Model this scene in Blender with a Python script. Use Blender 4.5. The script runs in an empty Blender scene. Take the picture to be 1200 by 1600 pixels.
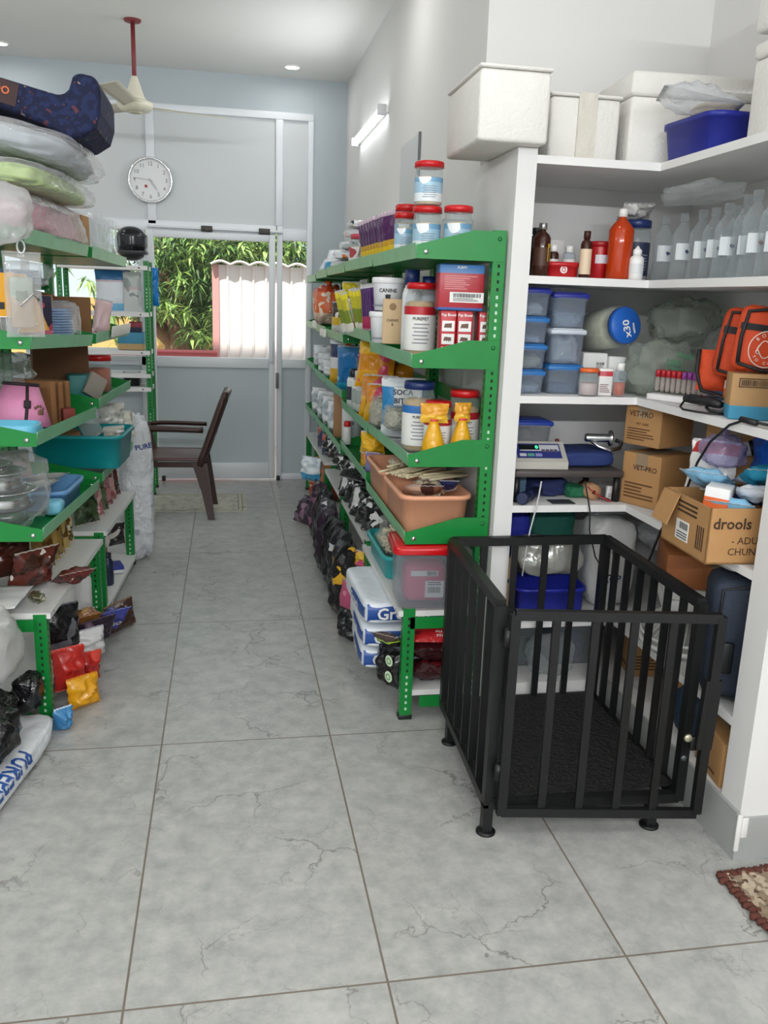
import bpy, bmesh, math, random
from math import sin, cos, pi, radians as R
from mathutils import Vector, Matrix, noise
S = bpy.context.scene
COL = S.collection
random.seed(4)

# ------------------------------------------------------------------ camera
F_PX = 1343.28
YAW, PITCH, ROLL = 0.18364809, -0.2407775, 0.03462427
CAM = Vector((0, 0, 1.5555))
_r = Vector((cos(YAW), -sin(YAW), 0))
FWD = Vector((cos(PITCH)*sin(YAW), cos(PITCH)*cos(YAW), sin(PITCH)))
_u = _r.cross(FWD)
RIGHT = _r*cos(ROLL) + _u*sin(ROLL)
UP = _u*cos(ROLL) - _r*sin(ROLL)
cd = bpy.data.cameras.new('camera'); cam = bpy.data.objects.new('camera', cd); COL.objects.link(cam)
cam.matrix_world = Matrix(((RIGHT.x, UP.x, -FWD.x, CAM.x), (RIGHT.y, UP.y, -FWD.y, CAM.y), (RIGHT.z, UP.z, -FWD.z, CAM.z), (0, 0, 0, 1)))
cd.sensor_fit = 'VERTICAL'; cd.sensor_height = 24.0; cd.lens = 24.0*F_PX/1600; cd.clip_start = 0.05; cd.clip_end = 200
S.camera = cam

# ------------------------------------------------------------------ world, sun, exposure
S.view_settings.view_transform = 'Standard'; S.view_settings.look = 'None'
S.view_settings.gamma = 1.0; S.view_settings.exposure = -0.36
S.view_settings.use_curve_mapping = False
S.cycles.transparent_max_bounces = 32
W = bpy.data.worlds.new('sky'); S.world = W; W.use_nodes = True
bg = W.node_tree.nodes['Background']; bg.inputs[0].default_value = (0.86, 0.93, 1.0, 1); bg.inputs[1].default_value = 1.6
sd = bpy.data.lights.new('sun', 'SUN'); sd.energy = 9.0; sd.angle = R(2); sd.color = (1, .96, .9)
sun = bpy.data.objects.new('sun', sd); COL.objects.link(sun); sun.rotation_euler = (R(42), 0, R(-18))
CEIL_Z = 3.24
DOWNLIGHTS = [(0.5, 7.1), (-1.57, 7.1), (.5, 4.6), (-1.57, 4.6), (.5, 2.4), (-1.57, 2.4), (1.2, .5), (-.4, .5), (-1.9, .5), (.5, -1.6), (-1.57, -1.6)]
DL_W = 5.0
TUBE_W = 10.0
BACK_FILL_W = 62.0
for i, (x, y) in enumerate(DOWNLIGHTS):
    ld = bpy.data.lights.new('ceiling_lamp_light', 'AREA'); ld.shape = 'DISK'; ld.size = .16; ld.energy = DL_W*(.35 if y > 7 else 1); ld.color = (1, .985, .96)
    lo = bpy.data.objects.new('ceiling_lamp_light', ld); COL.objects.link(lo); lo.location = (x, y, CEIL_Z-.03)
TUBES = [(0.94, 6.08, 2.665, 1.17, 90), (-2.36, 5.2, 2.665, 1.17, -90), (-2.36, 1.6, 2.665, 1.17, -90), (1.92, .1, 2.665, 1.17, 90), (-2.36, -1.2, 2.665, 1.17, -90), (1.92, -1.9, 2.665, 1.17, 90)]
for (x, y, z, ln, ry) in TUBES:
    ld = bpy.data.lights.new('tube_and_fill_light', 'AREA'); ld.shape = 'RECTANGLE'; ld.size = .04; ld.size_y = ln; ld.energy = TUBE_W; ld.color = (.95, .98, 1)
    lo = bpy.data.objects.new('tube_and_fill_light', ld); COL.objects.link(lo); lo.location = (x - math.copysign(.07, x), y, z); lo.rotation_euler = (0, R(ry), 0)

for x in (-1.7, -.3, 1.1):  # added unseen fill lights without fixtures, brightening the niche from behind the camera
    ld = bpy.data.lights.new('tube_and_fill_light', 'AREA'); ld.shape = 'RECTANGLE'; ld.size = 1.17; ld.size_y = .06; ld.energy = BACK_FILL_W; ld.color = (.96, .98, 1)
    lo = bpy.data.objects.new('tube_and_fill_light', ld); COL.objects.link(lo); lo.location = (x, -3.02, 2.72); lo.rotation_euler = (R(90), 0, 0)

# ------------------------------------------------------------------ pixel -> place helpers (1200x1600 frame)
def ray(px, py): return FWD + RIGHT*((px-600)/F_PX) - UP*((py-800)/F_PX)
def at(px, py, x=None, y=None, z=None):
    d = ray(px, py)
    t = (x-CAM.x)/d.x if x is not None else (y-CAM.y)/d.y if y is not None else (z-CAM.z)/d.z
    return CAM + d*t
def fit(x0, y0, x1, y1, X=None, Y=None, z=None):
    """base centre, width and height of something that fills that box of the photo at depth Y (or on the plane X)"""
    c = (x0+x1)/2
    if Y is None: Y = at(c, y1, x=X).y
    b = at(c, y1, y=Y); t = at(c, y0, y=Y)
    w = abs(at(x1, (y0+y1)/2, y=Y).x - at(x0, (y0+y1)/2, y=Y).x)
    if X is not None: b.x = X
    bz = b.z if z is None else z
    return Vector((b.x, Y, bz)), w, max(.015, t.z-bz)

# ------------------------------------------------------------------ materials
def lin(h):
    if not isinstance(h, str): return tuple(h)+(1,)
    h = h.lstrip('#'); o = []
    if len(h) == 3: h = ''.join(q*2 for q in h)
    for i in (0, 2, 4):
        c = int(h[i:i+2], 16)/255
        o.append(c/12.92 if c <= .04045 else ((c+.055)/1.055)**2.4)
    return tuple(o)+(1,)
MC = {}
def newmat(name):
    m = bpy.data.materials.new(name); m.use_nodes = True
    nt = m.node_tree; return m, nt, nt.nodes['Principled BSDF']
def bump(nt, b, scale, strength, dist=.01, detail=3):
    tc = nt.nodes.new('ShaderNodeTexCoord'); n = nt.nodes.new('ShaderNodeTexNoise'); n.inputs['Scale'].default_value = scale; n.inputs['Detail'].default_value = detail
    bp = nt.nodes.new('ShaderNodeBump'); bp.inputs['Strength'].default_value = strength; bp.inputs['Distance'].default_value = dist
    nt.links.new(tc.outputs['Object'], n.inputs['Vector']); nt.links.new(n.outputs['Fac'], bp.inputs['Height']); nt.links.new(bp.outputs[0], b.inputs['Normal'])
def mat(c, rough=.5, metal=0, bmp=None, var=0, vs=6, emit=0):
    k = ('m', str(c), rough, metal, bmp, var, vs, emit)
    if k in MC: return MC[k]
    m, nt, b = newmat('surface'); col = lin(c)
    b.inputs['Base Color'].default_value = col; b.inputs['Roughness'].default_value = rough; b.inputs['Metallic'].default_value = metal
    if emit: b.inputs['Emission Color'].default_value = col; b.inputs['Emission Strength'].default_value = emit
    if var:
        tc = nt.nodes.new('ShaderNodeTexCoord'); n = nt.nodes.new('ShaderNodeTexNoise'); n.inputs['Scale'].default_value = vs; n.inputs['Detail'].default_value = 4
        mx = nt.nodes.new('ShaderNodeMix'); mx.data_type = 'RGBA'
        mx.inputs[6].default_value = tuple(max(0, v*(1-var)) for v in col[:3])+(1,); mx.inputs[7].default_value = tuple(min(1, v*(1+var)) for v in col[:3])+(1,)
        nt.links.new(tc.outputs['Object'], n.inputs['Vector']); nt.links.new(n.outputs['Fac'], mx.inputs[0]); nt.links.new(mx.outputs[2], b.inputs['Base Color'])
    if bmp: bump(nt, b, *bmp)
    MC[k] = m; return m
def film(c='#e8eef0', a=.3, rough=.12, wr=18, ws=.6):
    a = round(a*.42, 3)
    k = ('f', str(c), a, rough, wr, ws)
    if k in MC: return MC[k]
    m, nt, b = newmat('clear_plastic'); b.inputs['Base Color'].default_value = lin(c); b.inputs['Roughness'].default_value = rough
    b.inputs['Specular IOR Level'].default_value = .9
    tr = nt.nodes.new('ShaderNodeBsdfTransparent'); tr.inputs[0].default_value = tuple(.5+.5*v for v in lin(c)[:3])+(1,)
    mx = nt.nodes.new('ShaderNodeMixShader'); lw = nt.nodes.new('ShaderNodeLayerWeight'); lw.inputs['Blend'].default_value = .16
    mp = nt.nodes.new('ShaderNodeMapRange'); mp.inputs['To Min'].default_value = a; mp.inputs['To Max'].default_value = min(1, a+.55)
    nt.links.new(lw.outputs['Facing'], mp.inputs['Value']); nt.links.new(mp.outputs[0], mx.inputs['Fac'])
    nt.links.new(tr.outputs[0], mx.inputs[1]); nt.links.new(b.outputs[0], mx.inputs[2]); nt.links.new(mx.outputs[0], nt.nodes['Material Output'].inputs['Surface'])
    if wr: bump(nt, b, wr, ws, .01, 3)
    MC[k] = m; return m
def printed(stops, blots=(), rough=.25, axis=2, wr=(22, .5), bs=9):
    """packet print: flat colour bands along one axis of the packet, with patches of other inks"""
    k = ('p', str(stops), str(blots), rough, axis, wr, bs)
    if k in MC: return MC[k]
    m, nt, b = newmat('printed_film'); b.inputs['Roughness'].default_value = rough; L = nt.links.new
    tc = nt.nodes.new('ShaderNodeTexCoord'); sp = nt.nodes.new('ShaderNodeSeparateXYZ'); L(tc.outputs['Generated'], sp.inputs[0])
    rp = nt.nodes.new('ShaderNodeValToRGB'); rp.color_ramp.interpolation = 'CONSTANT'; L(sp.outputs[axis], rp.inputs[0])
    e = rp.color_ramp.elements; e[0].position = 0; e[0].color = lin(stops[0][1])
    if len(stops) == 1: e.remove(e[1])
    for i, (p, c) in enumerate(stops[1:]):
        q = e[1] if i == 0 else e.new(p)
        q.position = p; q.color = lin(c)
    out = rp.outputs[0]
    for i, (c, th) in enumerate(blots):
        n = nt.nodes.new('ShaderNodeTexNoise'); n.inputs['Scale'].default_value = bs+i*3; n.inputs['Detail'].default_value = 1.5; n.noise_dimensions = '4D'; n.inputs['W'].default_value = i*7.3+len(MC)
        g = nt.nodes.new('ShaderNodeMath'); g.operation = 'GREATER_THAN'; g.inputs[1].default_value = th
        mx = nt.nodes.new('ShaderNodeMix'); mx.data_type = 'RGBA'; mx.inputs[7].default_value = lin(c)
        L(tc.outputs['Object'], n.inputs['Vector']); L(n.outputs['Fac'], g.inputs[0]); L(g.outputs[0], mx.inputs[0]); L(out, mx.inputs[6]); out = mx.outputs[2]
    L(out, b.inputs['Base Color'])
    if wr: bump(nt, b, wr[0], wr[1], .01, 2)
    MC[k] = m; return m
WHITE = mat('#e9e9e6', .6); INK = mat('#1c1c20', .6); GREEN = mat('#097d33', .35, var=.12); DGREEN = mat('#0f6b32', .4)
SHELFW = mat('#dcdcda', .45); CARD = mat('#b08555', .8, var=.12, vs=9); CARDT = mat('#c09a68', .8); BLACK = mat('#17181a', .45); HOLE = mat('#0a1a10', .8); STEEL = mat('#c9cbcc', .22, 1)
REDLID = mat('#c4161c', .3); CLEAR = film('#e6eef0', .22, .08, 0); CLEARB = film('#dfe9f2', .3, .12, 0); TAPE = film('#e8dcc0', .5, .2, 0)

# ------------------------------------------------------------------ mesh helpers
class MB:
    def __init__(s): s.v = []; s.f = []; s.m = []; s.mats = []; s.sm = []
    def mi(s, m):
        if m not in s.mats: s.mats.append(m)
        return s.mats.index(m)
    def add(s, vs, fs, m, smooth=False, M=None):
        o = len(s.v); k = s.mi(m)
        s.v += [tuple(M @ Vector(p)) for p in vs] if M else [tuple(p) for p in vs]
        for f in fs: s.f.append(tuple(i+o for i in f)); s.m.append(k); s.sm.append(smooth)
        return s
    def box(s, a, b, m, M=None):
        x0, y0, z0 = a; x1, y1, z1 = b
        return s.add([(x0, y0, z0), (x1, y0, z0), (x1, y1, z0), (x0, y1, z0), (x0, y0, z1), (x1, y0, z1), (x1, y1, z1), (x0, y1, z1)],
                     [(0, 3, 2, 1), (4, 5, 6, 7), (0, 1, 5, 4), (1, 2, 6, 5), (2, 3, 7, 6), (3, 0, 4, 7)], m, False, M)
    def rbox(s, a, b, m, r=.01, M=None, seg=2):
        bm = bmesh.new(); bmesh.ops.create_cube(bm, size=1)
        c = [(a[i]+b[i])/2 for i in range(3)]; d = [b[i]-a[i] for i in range(3)]
        for v in bm.verts: v.co = Vector([v.co[i]*d[i]+c[i] for i in range(3)])
        bmesh.ops.bevel(bm, geom=bm.edges[:], offset=min(r, min(abs(q) for q in d)*.45), segments=seg, affect='EDGES', profile=.5)
        bm.verts.index_update(); s.add([v.co[:] for v in bm.verts], [[v.index for v in f.verts] for f in bm.faces], m, True, M); bm.free(); return s
    def lathe(s, prof, m, n=24, M=None, cap=True):
        vs = []; fs = []
        for (r, z) in prof:
            for i in range(n): a = 2*pi*i/n; vs.append((r*cos(a), r*sin(a), z))
        for j in range(len(prof)-1):
            for i in range(n): fs.append((j*n+i, j*n+(i+1) % n, (j+1)*n+(i+1) % n, (j+1)*n+i))
        if cap:
            if prof[0][0] > 1e-4: fs.append(tuple(range(n-1, -1, -1)))
            if prof[-1][0] > 1e-4: fs.append(tuple((len(prof)-1)*n+i for i in range(n)))
        return s.add(vs, fs, m, True, M)
    def tube(s, pts, r, m, n=8, M=None):
        pts = [Vector(p) for p in pts]; vs = []; fs = []
        t0 = (pts[1]-pts[0]).normalized(); up = Vector((0, 0, 1)) if abs(t0.z) < .9 else Vector((1, 0, 0)); a = t0.cross(up).normalized()
        for i, p in enumerate(pts):
            t = (pts[min(i+1, len(pts)-1)]-pts[max(i-1, 0)]).normalized(); a = (a-t*a.dot(t)).normalized(); b = t.cross(a)
            rr = r[i] if isinstance(r, (list, tuple)) else r
            for k in range(n): q = 2*pi*k/n; vs.append(p+a*(cos(q)*rr)+b*(sin(q)*rr))
        for i in range(len(pts)-1):
            for k in range(n): fs.append((i*n+k, i*n+(k+1) % n, (i+1)*n+(k+1) % n, (i+1)*n+k))
        fs.append(tuple(range(n-1, -1, -1))); fs.append(tuple((len(pts)-1)*n+k for k in range(n)))
        return s.add(vs, fs, m, True, M)
    def bar(s, p, q, w, t, m):
        """square bar from p to q"""
        p = Vector(p); q = Vector(q); d = (q-p).normalized(); up = Vector((0, 0, 1)) if abs(d.z) < .9 else Vector((0, 1, 0)); a = d.cross(up).normalized()*w/2; b = d.cross(a).normalized()*t/2
        vs = [p-a-b, p+a-b, p+a+b, p-a+b, q-a-b, q+a-b, q+a+b, q-a+b]
        return s.add(vs, [(0, 3, 2, 1), (4, 5, 6, 7), (0, 1, 5, 4), (1, 2, 6, 5), (2, 3, 7, 6), (3, 0, 4, 7)], m)
    def prism(s, poly, t, m, M=None):
        """poly in local XZ, extruded +t along Y"""
        n = len(poly); vs = [(x, 0, z) for x, z in poly]+[(x, t, z) for x, z in poly]
        fs = [tuple(range(n)), tuple(range(2*n-1, n-1, -1))]+[(i, i+n, (i+1) % n+n, (i+1) % n) for i in range(n)]
        return s.add(vs, fs, m, False, M)
    def shell(s, w, d, h, m, taper=.85, r=.02, t=.004, rim=.0, n=5, rimh=.012, M=None):
        """open rounded tub, base at z=0"""
        def loop(w, d, r, z):
            o = []; r = min(r, w*.45, d*.45)
            for cx, cy, a0 in ((w/2-r, d/2-r, 0), (-w/2+r, d/2-r, 90), (-w/2+r, -d/2+r, 180), (w/2-r, -d/2+r, 270)):
                for i in range(n): a = R(a0+90*i/(n-1)); o.append((cx+r*cos(a), cy+r*sin(a), z))
            return o
        Ls = [loop(w*taper, d*taper, r*.8, 0), loop(w*taper+.004, d*taper+.004, r*.8, .004), loop(w, d, r, h-rimh)]
        if rim: Ls += [loop(w+2*rim, d+2*rim, r+rim, h-rimh), loop(w+2*rim, d+2*rim, r+rim, h)]
        else: Ls += [loop(w, d, r, h)]
        Ls += [loop(w-2*t, d-2*t, max(.002, r-t), h), loop(w*taper-2*t, d*taper-2*t, max(.002, r*.8-t), t)]
        N = 4*n; vs = sum(Ls, []); fs = [tuple(range(N-1, -1, -1))]
        for j in range(len(Ls)-1):
            for i in range(N): fs.append((j*N+i, j*N+(i+1) % N, (j+1)*N+(i+1) % N, (j+1)*N+i))
        fs.append(tuple((len(Ls)-1)*N+i for i in range(N)))
        return s.add(vs, fs, m, True, M)
    def pillow(s, w, h, t, m, seed=0, wr=.15, M=None, nu=14, nv=18, pinch=.0):
        """sealed pouch standing in XZ, thickness along Y, foot at z=0"""
        vs = []; fs = []
        for sd in (-1, 1):
            for j in range(nv+1):
                v = j/nv
                for i in range(nu+1):
                    u = i/nu; uu = 2*u-1; vv = 2*v-1
                    pr = (1-abs(uu)**3)*(1-abs(vv)**4)
                    nz = noise.noise(Vector((u*4+seed*3.1, v*5+seed*1.7, sd*2)))+.5*noise.noise(Vector((u*10+seed, v*11, sd*3+seed)))
                    y = sd*t/2*max(0, pr*(1+wr*2*nz))
                    k = 1-pinch*max(0, vv)**2
                    x = uu*w/2*(1-.06*(1-vv*vv))*k+wr*.02*nz
                    vs.append((x, y, h*v+wr*.04*nz*h*(1-vv*vv)))
        nn = (nu+1)*(nv+1)
        for sd in (0, 1):
            for j in range(nv):
                for i in range(nu):
                    q = (j*(nu+1)+i+sd*nn, j*(nu+1)+i+1+sd*nn, (j+1)*(nu+1)+i+1+sd*nn, (j+1)*(nu+1)+i+sd*nn)
                    fs.append(q if sd == 0 else q[::-1])
        return s.add(vs, fs, m, True, M)
    def blob(s, w, d, h, m, seed=0, amp=.12, fr=3, e=.6, M=None, n=22, folds=0):
        """lumpy crinkled bag, foot at z=0"""
        vs = []; fs = []; n2 = n*2
        def sg(v, p): return math.copysign(abs(v)**p, v)
        for j in range(n+1):
            ph = -pi/2+pi*j/n
            for i in range(n2):
                th = 2*pi*i/n2
                p = Vector((sg(cos(ph), e)*sg(cos(th), e), sg(cos(ph), e)*sg(sin(th), e), sg(sin(ph), e)))
                q = p*fr*.5+Vector((seed*5.3, seed*2.1, seed))
                k = 1+amp*noise.noise(q)+amp*.8*(abs(noise.noise(q*2.3))-.3)
                if folds: k += folds*(abs(sin(p.y*26+2.5*noise.noise(q*1.5)))-.5)
                p = p*k
                vs.append((p.x*w/2, p.y*d/2, max(-1.0, p.z)*h/2+h/2))
        for j in range(n):
            for i in range(n2): fs.append((j*n2+i, j*n2+(i+1) % n2, (j+1)*n2+(i+1) % n2, (j+1)*n2+i))
        return s.add(vs, fs, m, True, M)
    def grid(s, fn, nu, nv, m, smooth=True):
        vs = [fn(i/nu, j/nv) for j in range(nv+1) for i in range(nu+1)]
        return s.add(vs, [(j*(nu+1)+i, j*(nu+1)+i+1, (j+1)*(nu+1)+i+1, (j+1)*(nu+1)+i) for j in range(nv) for i in range(nu)], m, smooth)
    def o(s, name, parent=None, kind=None, loc=None, solid=0):
        me = bpy.data.meshes.new(name); me.from_pydata(s.v, [], s.f)
        for m in s.mats: me.materials.append(m)
        me.polygons.foreach_set('material_index', s.m); me.polygons.foreach_set('use_smooth', s.sm); me.update()
        ob = bpy.data.objects.new(name, me); COL.objects.link(ob)
        if parent: ob.parent = parent
        if kind: ob['kind'] = kind
        if loc: ob.location = loc
        if solid:
            md = ob.modifiers.new('thick', 'SOLIDIFY'); md.thickness = solid; md.offset = 0
        return ob
def tag(o, label, cat, group=None):
    o['label'] = label; o['category'] = cat
    if group: o['group'] = group
    return o
def T(name, label, cat, loc, rz=0, group=None, rx=0, ry=0):
    o = bpy.data.objects.new(name, None); COL.objects.link(o); o.empty_display_size = .05
    o.location = loc; o.rotation_euler = (R(rx), R(ry), R(rz)); return tag(o, label, cat, group)
def TM(x=0, y=0, z=0, rx=0, ry=0, rz=0, sc=1):
    return Matrix.Translation((x, y, z)) @ Matrix.Rotation(R(rz), 4, 'Z') @ Matrix.Rotation(R(ry), 4, 'Y') @ Matrix.Rotation(R(rx), 4, 'X') @ Matrix.Scale(sc, 4)
TXT = {}
def text_data(t, bold):
    k = (t, bold)
    if k not in TXT:
        c = bpy.data.curves.new('lettering', 'FONT'); c.body = t; c.size = 1; c.align_x = 'CENTER'; c.align_y = 'CENTER'; c.resolution_u = 2
        if bold: c.offset = .022
        o = bpy.data.objects.new('lettering', c); me = bpy.data.meshes.new_from_object(o)
        TXT[k] = ([v.co.copy() for v in me.vertices], [tuple(p.vertices) for p in me.polygons])
        bpy.data.objects.remove(o); bpy.data.curves.remove(c)
    return TXT[k]
def lettering(parent, t, size, M, m=INK, bend=0, bold=True, maxw=None, name='lettering'):
    """text on a part's face. M places the XY text plane; bend = radius of the jar it wraps"""
    vs, fs = text_data(t, bold)
    wd = max(v.x for v in vs)-min(v.x for v in vs); sx = size if not maxw else min(size, maxw/max(wd, .01))
    o = []
    for v in vs:
        x, y = v.x*sx, v.y*size
        if bend: a = x/bend; o.append(((bend)*sin(a), -(bend)*cos(a), y))
        else: o.append((x, y, 0))
    return MB().add(o, fs, m, False, M).o(name, parent)
def FRONT(x, y, z): return Matrix.Translation((x, y, z)) @ Matrix.Rotation(pi/2, 4, 'X')     # faces -Y
def LEFTF(x, y, z): return Matrix.Translation((x, -y, z)) @ Matrix.Rotation(-pi/2, 4, 'Z') @ Matrix.Rotation(pi/2, 4, 'X')   # faces -X
def lines_block(mb, x0, x1, z0, z1, y, n, m, seed=0):
    """rows of illegible small print as thin ink strips"""
    rr = random.Random(seed); st = (z1-z0)/n
    for i in range(n):
        z = z0+st*(i+.3); w = (x1-x0)*rr.uniform(.55, 1)
        mb.add([(x0, y, z), (x0+w, y, z), (x0+w, y, z+st*.42), (x0, y, z+st*.42)], [(0, 1, 2, 3)], m)
def barcode(mb, x0, x1, z0, z1, y, m, seed=1):
    rr = random.Random(seed); x = x0
    while x < x1-.001:
        w = rr.choice((.0012, .002, .003)); mb.add([(x, y, z0), (x+w, y, z0), (x+w, y, z1), (x, y, z1)], [(0, 1, 2, 3)], m); x += w+rr.choice((.0012, .002))

from mathutils.bvhtree import BVHTree
def wrap_text(t, tx, size, M, dr, m, off=.003):
    """letters printed on a bulging sack: every point is dropped along dr onto the sack's body"""
    body = [c for c in t.children if c.name.startswith('body')][0].data
    tree = BVHTree.FromPolygons([v.co for v in body.vertices], [tuple(p.vertices) for p in body.polygons])
    vs, fs = text_data(tx, True); bm = bmesh.new(); vv = [bm.verts.new((v.x*size, v.y*size, 0)) for v in vs]
    for f in fs:
        try: bm.faces.new([vv[i] for i in f])
        except ValueError: pass
    bmesh.ops.triangulate(bm, faces=bm.faces[:]); bmesh.ops.subdivide_edges(bm, edges=[e for e in bm.edges if e.calc_length() > size*.15], cuts=2, use_grid_fill=True)
    d = Vector(dr).normalized(); bm.verts.index_update(); out = []; hit = []
    for v in bm.verts:
        p = M @ v.co; h = tree.ray_cast(p, d); hit.append(h[0] is not None); out.append(h[0]-d*off if h[0] is not None else p)
    fs2 = [[v.index for v in f.verts] for f in bm.faces if all(hit[v.index] for v in f.verts)]; bm.free()
    if fs2: MB().add(out, fs2, m).o('lettering', t)

# ------------------------------------------------------------------ thing builders
def jar(label, loc, r, h, lid=REDLID, body=CLEAR, wrap=None, band=None, fill=None, txt=None, rz=0, group=None, neck=.86, lidh=.12, cat='jar', name='plastic_jar', tsz=.016, rx=0, ry=0, fillh=.72):
    t = T(name, label, cat, loc, rz, group, rx, ry); hb = h*(1-lidh)
    MB().lathe([(r*.9, 0), (r, h*.03), (r, hb*.78), (r*.97, hb*.86), (r*neck, hb*.95), (r*neck, hb)], body).o('body', t)
    q = r*neck+.004 if neck < .95 else r+.003
    MB().lathe([(q, hb-.002), (q, h-.004), (q-.004, h)], lid, 28).o('lid', t)
    if fill: MB().lathe([(r*.86, .004), (r*.94, h*.05), (r*.94, hb*fillh), (r*.7, hb*(fillh+.04)), (0, hb*(fillh+.04))], fill, 18).o('contents', t)
    if wrap:
        w = MB(); w.lathe([(r+.0006, hb*.1), (r+.0006, hb*.72)], wrap, 32, cap=False)
        if band: w.lathe([(r+.0012, hb*.62), (r+.0012, hb*.74)], band, 32, cap=False)
        for k in range(6):
            z = hb*(.2+.055*k); a0 = -.5+.1*(k % 2)
            w.add([((r+.0014)*sin(a0+.16*i), -(r+.0014)*cos(a0+.16*i), z+dz) for dz in (0, hb*.018) for i in range(7)], [(i, i+1, i+8, i+7) for i in range(6)], mat('#8a8f98', .7))
        w.o('wrap_label', t)
    if txt: lettering(t, txt, tsz, TM(0, 0, hb*.56), INK, bend=r+.0018)
    return t
def bottle(label, loc, r, h, c, cap='#eeeeee', wrap=None, rz=0, group=None, neck=.4, liquid=None, txt=None, name='bottle', caph=.1, spout=False, cat='bottle', shoulder=.72, waist=0, wz=(.2, .55)):
    t = T(name, label, cat, loc, rz, group); m = c if not isinstance(c, str) else mat(c, .3)
    hb = h*(1-caph)
    pr = [(r*.85, 0), (r, h*.03), (r*(1-waist), h*.3), (r, h*.5), (r, h*shoulder), (r*.8, h*(shoulder+.07)), (r*neck, hb*.95), (r*neck, hb)]
    MB().lathe(pr, m, 20).o('body', t)
    cm = cap if not isinstance(cap, str) else mat(cap, .35)
    q = r*neck+.003
    MB().lathe([(q, hb-.004), (q, h if not spout else hb+.012), (q*.9, h+.001 if not spout else hb+.014)]+([(q*.45, hb+.02), (q*.2, h+.015)] if spout else []), cm, 16).o('cap', t)
    if liquid: MB().lathe([(r*.8, .003), (r*.94, h*.04), (r*.94, h*liquid[1]), (0, h*liquid[1])], mat(liquid[0], .2), 16).o('liquid', t)
    if wrap:
        w = MB(); w.lathe([(r+.0006, h*wz[0]), (r+.0006, h*wz[1])], mat(wrap, .5), 24, cap=False); w.o('wrap_label', t)
        if txt: lettering(t, txt, r*.5, TM(0, 0, h*.4), INK, bend=r+.001)
    return t
def carton(label, loc, w, d, h, m=CARD, rz=0, group=None, r=.004, tape=True, prints=(), name='carton', cat='box', sticker=None, rx=0, ry=0, lines=True, ink=mat('#5a3a20', .8), seed=0, bars=None):
    """closed box standing on its base, front face -Y; prints: (face, text, size, x, z)"""
    t = T(name, label, cat, loc, rz, group, rx, ry)
    MB().rbox((-w/2, -d/2, 0), (w/2, d/2, h), m, r).o('body', t)
    if tape:
        tp = MB(); e = .0008; a = min(.03, w*.2)
        tp.box((-a, -d/2-e, h*.7), (a, -d/2, h+e), TAPE); tp.box((-a, -d/2-e, h), (a, d/2+e, h+e), TAPE); tp.o('packing_tape', t)
    if lines:
        p = MB(); lines_block(p, -w*.4, w*.4, h*.12, h*.45, -d/2-.0012, 5, ink, seed)
        p.add([(-w/2-.0012, d*.3, h*.15), (-w/2-.0012, -d*.3, h*.15), (-w/2-.0012, -d*.3, h*.2), (-w/2-.0012, d*.3, h*.2)], [(0, 1, 2, 3)], ink)
        p.o('small_print', t)
    for (f, s, sz, x, z) in prints:
        lettering(t, s, sz, FRONT(x, -d/2-.0014, z) if f == 'f' else LEFTF(-w/2-.0014, x, z), ink)
    if sticker:
        f, x, z, sw, sh = sticker; k = MB()
        if f == 'f':
            k.box((x-sw/2, -d/2-.0016, z-sh/2), (x+sw/2, -d/2, z+sh/2), WHITE); barcode(k, x-sw*.4, x+sw*.4, z, z+sh*.38, -d/2-.0024, INK); lines_block(k, x-sw*.4, x+sw*.4, z-sh*.4, z-sh*.05, -d/2-.0024, 3, INK)
        else:
            k.box((-w/2-.0016, x-sw/2, z-sh/2), (-w/2, x+sw/2, z+sh/2), WHITE)
            for i in range(8): k.box((-w/2-.0022, x-sw*.4+i*sw*.1, z), (-w/2-.0016, x-sw*.36+i*sw*.1, z+sh*.35), INK)
            for i in range(3): k.box((-w/2-.0022, x-sw*.4, z-sh*(.12+.12*i)), (-w/2-.0016, x+sw*.35, z-sh*(.07+.12*i)), INK)
        k.o('sticker', t)
    return t
def pouch(label, loc, w, h, t_, m, rz=0, rx=0, ry=0, group=None, seed=None, wr=.15, seal='#b4b4b6', name='pouch', txt=None, tm=INK, ts=.03, tz=.55, pinch=0, cat='packet', toff=.006, seals=True, extra=None):
    seed = seed if seed is not None else random.random()*20
    t = T(name, label, cat, loc, rz, group, rx, ry)
    MB().pillow(w, h, t_, m, seed, wr, pinch=pinch).o('body', t)
    if seals:
        for z0, z1 in ((-.004, h*.04), (h*.96, h+.006)):
            s = MB(); n = 12; k = 1 if z0 < 0 else 1-pinch
            vs = [((i/n-.5)*w*k*.96, .0012*(-1)**i, z) for z in (z0, z1) for i in range(n+1)]
            s.add(vs, [(i, i+1, i+n+2, i+n+1) for i in range(n)], mat(seal, .3), False); s.o('seal', t, solid=.0012)
    if txt:
        for i, tx in enumerate(txt if isinstance(txt, (list, tuple)) else [txt]):
            lettering(t, tx, ts, FRONT(0, -t_*.5-toff, h*tz-i*ts*1.15), tm, maxw=w*.85)
    if extra: extra(t, w, h, t_)
    return t
def lidbox(label, loc, w, d, h, lidc='#1d4fb0', rz=0, group=None, body=None, fill=None, name='storage_box', cat='container', lidh=.018, rx=0, ry=0):
    t = T(name, label, cat, loc, rz, group, rx, ry)
    MB().shell(w*.94, d*.94, h-lidh*.6, body or film('#cfdcea', .35, .2, 0), .88, .02, .003, .004).o('body', t)
    l = MB(); l.rbox((-w/2, -d/2, h-lidh), (w/2, d/2, h), mat(lidc, .4), .006); l.rbox((-w*.42, -d*.42, h-.001), (w*.42, d*.42, h+.004), mat(lidc, .4), .003); l.o('lid', t)
    if fill: MB().blob(w*.74, d*.74, h*fill[1], mat(fill[0], .6), random.random()*9, .25, 4).o('contents', t)
    return t
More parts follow.
